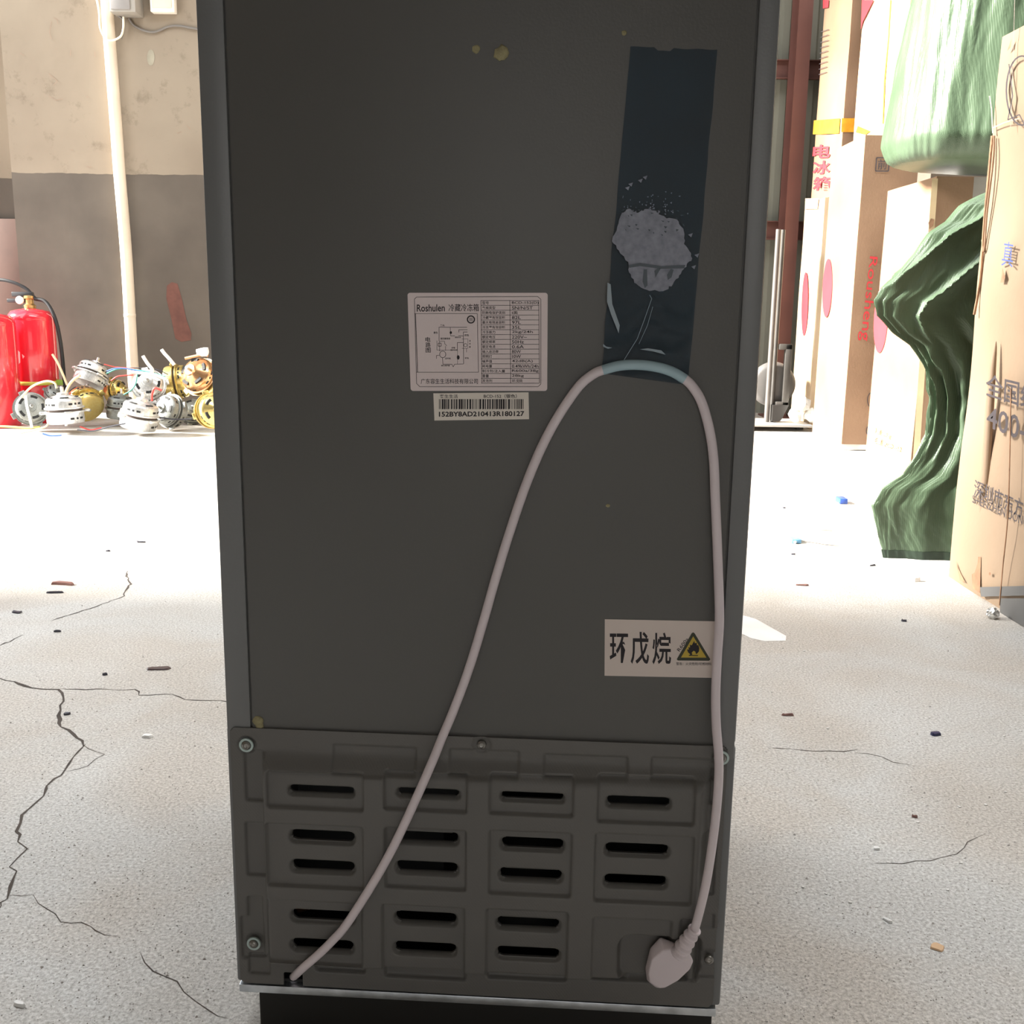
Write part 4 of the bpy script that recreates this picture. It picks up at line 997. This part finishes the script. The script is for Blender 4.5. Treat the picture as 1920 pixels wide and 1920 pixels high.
motor('grey', 262, 770, .080, 6.12, (D(15), D(15), 0), 'grey scrap motor underneath the forward-facing silver one')
motor('grey', 150, 772, .078, 6.14, (D(12), D(0), 0), 'grey scrap motor at the back, under the coppery gold one')
def wire(pts, y, r, m, label):
    P = [at_y(a, b, y * 1.025) for a, b in pts]
    for p_ in P: p_.z = max(p_.z, r)
    return tag(tube('loose_wire', P, r, m, per=6, n=7), label, 'wire', 'loose wires in the motor pile')
Cw = lambda n, c: mat(n, c, .4)
wh, rd, bl2, tq, bk, cr = Cw('wire_white', (.75, .73, .70)), Cw('wire_red', (.55, .05, .04)), Cw('wire_blue', (.06, .13, .40)), Cw('wire_green', (.08, .38, .30)), Cw('wire_black', (.03, .03, .04)), Cw('wire_cream', (.66, .52, .34))
wire([(195, 683), (215, 688), (240, 690), (262, 694), (300, 703)], 5.75, .003, rd, 'thin red wire running right from the topmost silver motor')
wire([(200, 700), (220, 692), (245, 692), (280, 698), (310, 706)], 5.72, .004, tq, 'turquoise wire arching from the topmost silver motor')
wire([(200, 696), (215, 691), (235, 691), (265, 697), (312, 712)], 5.70, .004, bl2, 'blue wire arching just below the turquoise one')
wire([(210, 692), (250, 690), (290, 692), (315, 702)], 5.9, .003, bk, 'black wire arching across the back of the pile')
wire([(258, 700), (254, 720), (245, 732), (232, 740)], 5.7, .004, tq, 'green wire curving down in the middle of the pile')
wire([(208, 714), (220, 706), (235, 704), (250, 703)], 5.7, .004, rd, 'red wire loop right of the topmost silver motor')
wire([(245, 697), (270, 700), (290, 703), (312, 711)], 5.68, .009, wh, 'flat white wire bundle across the silver motor')
wire([(268, 667), (276, 680), (286, 693), (285, 700)], 5.7, .010, wh, 'white plastic sleeve sticking up in mid pile')
wire([(303, 655), (308, 662), (318, 673), (327, 684)], 5.7, .010, wh, 'white plastic sleeve sticking up above the gold motor')
wire([(98, 664), (108, 680), (118, 702), (126, 722)], 5.75, .007, cr, 'brown stick-like wire leaning beside the right extinguisher')
wire([(120, 745), (128, 725), (138, 712), (150, 704)], 5.6, .008, cr, 'cream wire bent above the upright silver motor')
wire([(48, 742), (50, 760), (56, 785), (60, 802)], 5.39, .007, wh, 'white wire hanging over the grey motor at left')
wire([(40, 745), (60, 725), (85, 715), (102, 718), (106, 728)], 5.50, .006, cr, 'pale wire arching over the grey motor at left')
wire([(-10, 799), (20, 800), (50, 802), (75, 800)], 5.55, .006, Cw('wire_yellow', (.62, .60, .18)), 'yellow-green wire lying on the floor below the extinguishers')
wire([(40, 812), (65, 806), (85, 800), (91, 793)], 5.40, .005, cr, 'tan wire end pointing up from the floor at left')
wire([(145, 806), (175, 808), (205, 800), (235, 794)], 5.35, .004, bk, 'black wire on the floor in front of the pile')
wire([(150, 800), (170, 806), (190, 802)], 5.42, .004, rd, 'red-brown wire on the floor in front of the pile')
wire([(285, 785), (300, 783), (325, 786), (360, 786)], 5.5, .004, bk, 'dark wire on the floor at the right of the pile')
wire([(303, 732), (290, 728), (285, 740), (285, 752)], 5.45, .006, rd, 'red lead rising from the pale front motor')
wire([(347, 672), (365, 668), (382, 665), (390, 667)], 5.7, .008, Cw('wire_copper', (.60, .30, .16)), 'copper-coloured lead across the top right motor')
wire([(80, 813), (95, 817), (115, 816)], 5.25, .005, bl2, 'blue and violet wire scrap on the bright floor')
bm = bmesh.new(); bmesh.ops.create_icosphere(bm, subdivisions=2, radius=.04)
for v in bm.verts: v.co *= 1 + .5 * noise.noise(v.co * 40)
o = bmobj('plastic_connector', bm, wh, None, True); o.location = at_y(382, 660, 5.80); o.scale = (1, .7, .6); tag(o, 'white plastic connector lump on top of the right-hand copper motor', 'connector')

# ================================================================== LITTER ON THE FLOOR
def chip(name, a, b, wpx, hh, m, label, cat, rz=0, th=.004, seed=0):
    """flat irregular sliver lying on the floor; length given by its width in the photo"""
    c = on_floor(a, b); s = (c - CAM).length / FPX; Lm = wpx * s; rnd = random.Random(seed + int(a)); n = 10; P = []
    for i in range(n):
        an = 2 * pi * i / n; P.append((math.copysign(abs(cos(an)) ** .6, cos(an)) * Lm / 2 * rnd.uniform(.85, 1.05), math.copysign(abs(sin(an)) ** .6, sin(an)) * hh / 2 * rnd.uniform(.6, 1.2)))
    vs = [(x, y, 0) for x, y in P] + [(x * .9, y * .9, th * rnd.uniform(.6, 1.2)) for x, y in P]
    fs = [tuple(range(n))[::-1], tuple(range(n, 2 * n))] + [(i, (i + 1) % n, n + (i + 1) % n, n + i) for i in range(n)]
    o = meshobj(name, vs, fs, m); o.location = (c.x, c.y, .0005); o.rotation_euler = (0, 0, rz); return tag(o, label, cat)
mb_ = Cw('brown_wood', (.20, .10, .085)); md = Cw('dark_rubber_bit', (.035, .035, .05)); mt = Cw('tan_leaf', (.60, .40, .24)); mw = Cw('white_scrap', (.72, .72, .70)); mblue = Cw('blue_plastic', (.03, .08, .35))
chip('wood_stick', 118, 1096, 42, .022, mb_, 'reddish-brown wood stick on the pale floor left of the fridge', 'wood stick', -.1, .006)
chip('plastic_stick', 103, 1112, 28, .012, md, 'short dark blue stick just below the reddish-brown one', 'stick', .15, .004)
chip('floor_scrap', 32, 1149, 18, .014, md, 'small dark scrap near the left edge of the floor', 'scrap', -.1)
chip('floor_scrap', 264, 1017, 19, .012, md, 'small dark stick on the floor, farthest one left of the fridge', 'scrap', -.05)
chip('floor_scrap', 203, 1034, 7, .012, md, 'tiny dark crumb left of the farthest dark stick', 'scrap', -.6)
chip('torn_strip', 297, 1254, 46, .020, Cw('dark_brown_strip', (.07, .045, .045)), 'dark torn strip on the floor close to the fridge', 'torn strip', .12, .0025, 3)
chip('floor_scrap', 108, 1185, 13, .006, md, 'thin dark splinter above the long crack', 'scrap', .1)
chip('floor_scrap', 126, 1340, 12, .008, md, 'dark flake beside the wide crack', 'scrap', .3)
chip('floor_scrap', 197, 1266, 9, .006, md, 'dark splinter left of the torn strip', 'scrap', .4)
chip('paint_flake', 277, 1382, 19, .014, mw, 'white and red-edged flake on the floor left of the fridge', 'flake', 0)
chip('paint_flake', 36, 1886, 9, .014, mw, 'white flake on the floor at the bottom left corner', 'flake', 1.2)
chip('splinter', 1505, 1098, 24, .008, mb_, 'brown splinter on the floor right of the fridge', 'splinter', -.05)
chip('splinter', 1636, 1061, 14, .006, md, 'dark splinter left of the green sack hem', 'splinter', .5)
chip('floor_scrap', 1548, 995, 26, .014, Cw('grey_scrap', (.20, .19, .17)), 'grey scrap above the cable tie on the right floor', 'scrap', -.3)
chip('floor_scrap', 1487, 1040, 8, .008, md, 'tiny dark crumb below the cable tie', 'scrap')
chip('floor_scrap', 1695, 1165, 10, .010, md, 'dark crumb on the floor below the green sack', 'scrap', -.4)
chip('floor_scrap', 1470, 953, 6, .01, md, 'tiny dark crumb beside the fridge on the bright right floor', 'scrap')
chip('paper_sheet', 1415, 1180, 80, .20, mw, 'white paper sheet poking out from behind the fridge', 'paper', .3, .0008, 9)
chip('white_pebble', 1717, 1090, 18, .014, mw, 'white lump on the floor in front of the green sack', 'pebble', .2, .010)
chip('white_pebble', 1643, 1593, 12, .006, mw, 'white crumb in the middle of the right floor', 'pebble', .1, .003)
chip('white_pebble', 1664, 1727, 18, .006, mw, 'white and grey crumb low on the right floor', 'pebble', -.9, .003)
chip('plastic_bit', 1754, 1378, 19, .012, Cw('navy_plastic', (.015, .018, .07)), 'small navy blue plastic piece on the right floor', 'plastic piece', .1, .005)
chip('dry_leaf', 1757, 1778, 20, .018, mt, 'tan dry leaf scrap on the floor at lower right', 'leaf', -.7, .002)
chip('splinter', 1477, 1342, 22, .004, mb_, 'thin brown splinter right of the fridge near the yellow warning label', 'splinter', 0)
chip('splinter', 1715, 1533, 10, .004, mb_, 'short brown splinter in the middle of the right floor', 'splinter', -.4)
P = [on_floor(a, b, .006) for a, b in ((1490, 1017), (1500, 1013), (1520, 1014), (1545, 1018), (1565, 1020))]
o = tube('cable_tie', P, .004, mw, None); tag(o, 'used cable tie with blue end on the bright right floor', 'cable tie')
q_ = on_floor(1491, 1017); bb = box('tie_head', (q_.x - .016, q_.y - .02, .001), (q_.x + .014, q_.y + .02, .014), Cw('pale_blue_plastic', (.12, .33, .55)), o, .002)
P = [on_floor(a, b, .004) for a, b in ((1538, 943), (1555, 943), (1572, 943))]
o = tube('cable_tie', P, .003, mw, None); tag(o, 'thin white tie with dark blue knob, farthest on the right floor', 'cable tie')
q_ = on_floor(1578, 943); box('tie_head', (q_.x - .016, q_.y - .03, .001), (q_.x + .014, q_.y + .03, .022), mblue, o, .003)
bm = bmesh.new(); bmesh.ops.create_icosphere(bm, subdivisions=3, radius=.014)
for v in bm.verts: v.co *= 1 + .4 * noise.noise(v.co * 160)
o = bmobj('foil_ball', bm, M_steel); q_ = on_floor(1884, 1160); o.location = (q_.x - .03, q_.y, .0125); tag(o, 'crumpled silver foil ball at the foot of the front carton', 'foil ball')
# loose grit over the near floor
rnd = random.Random(11); vs = []; fs = []
tet = [(1, 0, -.3), (-.5, .87, -.3), (-.5, -.87, -.3), (.3, .2, .8), (-.3, -.1, .7)]
tf = [(0, 1, 3), (1, 2, 4), (2, 0, 3), (3, 4, 2), (3, 1, 4)]
for k in range(4200):
    a = rnd.choice([rnd.uniform(-20, 470), rnd.uniform(1340, 1940)]) if rnd.random() < .75 else rnd.uniform(-20, 1940); b = rnd.uniform(1040, 1960)
    q_ = on_floor(a, b)
    if q_.x > 1.0 and q_.y > 1.7 or q_.y > 2.8 or (-.3 < q_.x < .25 and .85 < q_.y < 1.45): continue
    s = rnd.uniform(.0005, .0014) * (1.8 if rnd.random() < .05 else 1); an = rnd.uniform(0, 6.28); k0 = len(vs)
    for x, y, z in tet: vs.append((q_.x + s * (x * cos(an) - y * sin(an)), q_.y + s * (x * sin(an) + y * cos(an)), s * .3 + s * z * .8))
    fs += [tuple(k0 + i for i in f) for f in tf]
ng = len(fs); rnd = random.Random(5)
bm = bmesh.new(); bmesh.ops.create_icosphere(bm, subdivisions=1, radius=1); iv = [v.co.copy() for v in bm.verts]; jf = [[v.index for v in f.verts] for f in bm.faces]; bm.free()
for k in range(60):
    a = rnd.uniform(1400, 1915); b = rnd.uniform(1090, 1700)
    q_ = on_floor(a, b)
    if q_.x > 1.05 or q_.y > 2.8: continue
    s = rnd.uniform(.0012, .0028); k0 = len(vs); e = rnd.uniform(.6, 1)
    for v in iv: vs.append((q_.x + v.x * s, q_.y + v.y * s * e, s * .4 + v.z * s * .6 * (1 + .3 * noise.noise(v * 2 + Vector((k, 0, 0))))))
    fs += [[k0 + i for i in f] for f in jf]
o = meshobj('floor_grit', vs, fs, None, None, mats=[mat('grit', (.42, .39, .36), .9, 0, .4, 90), Cw('white_crumb', (.66, .64, .60))], fm=[0] * ng + [1] * (len(fs) - ng))
tag(o, 'fine loose grit and white crumbs scattered over the concrete floor', 'grit', kind='stuff')
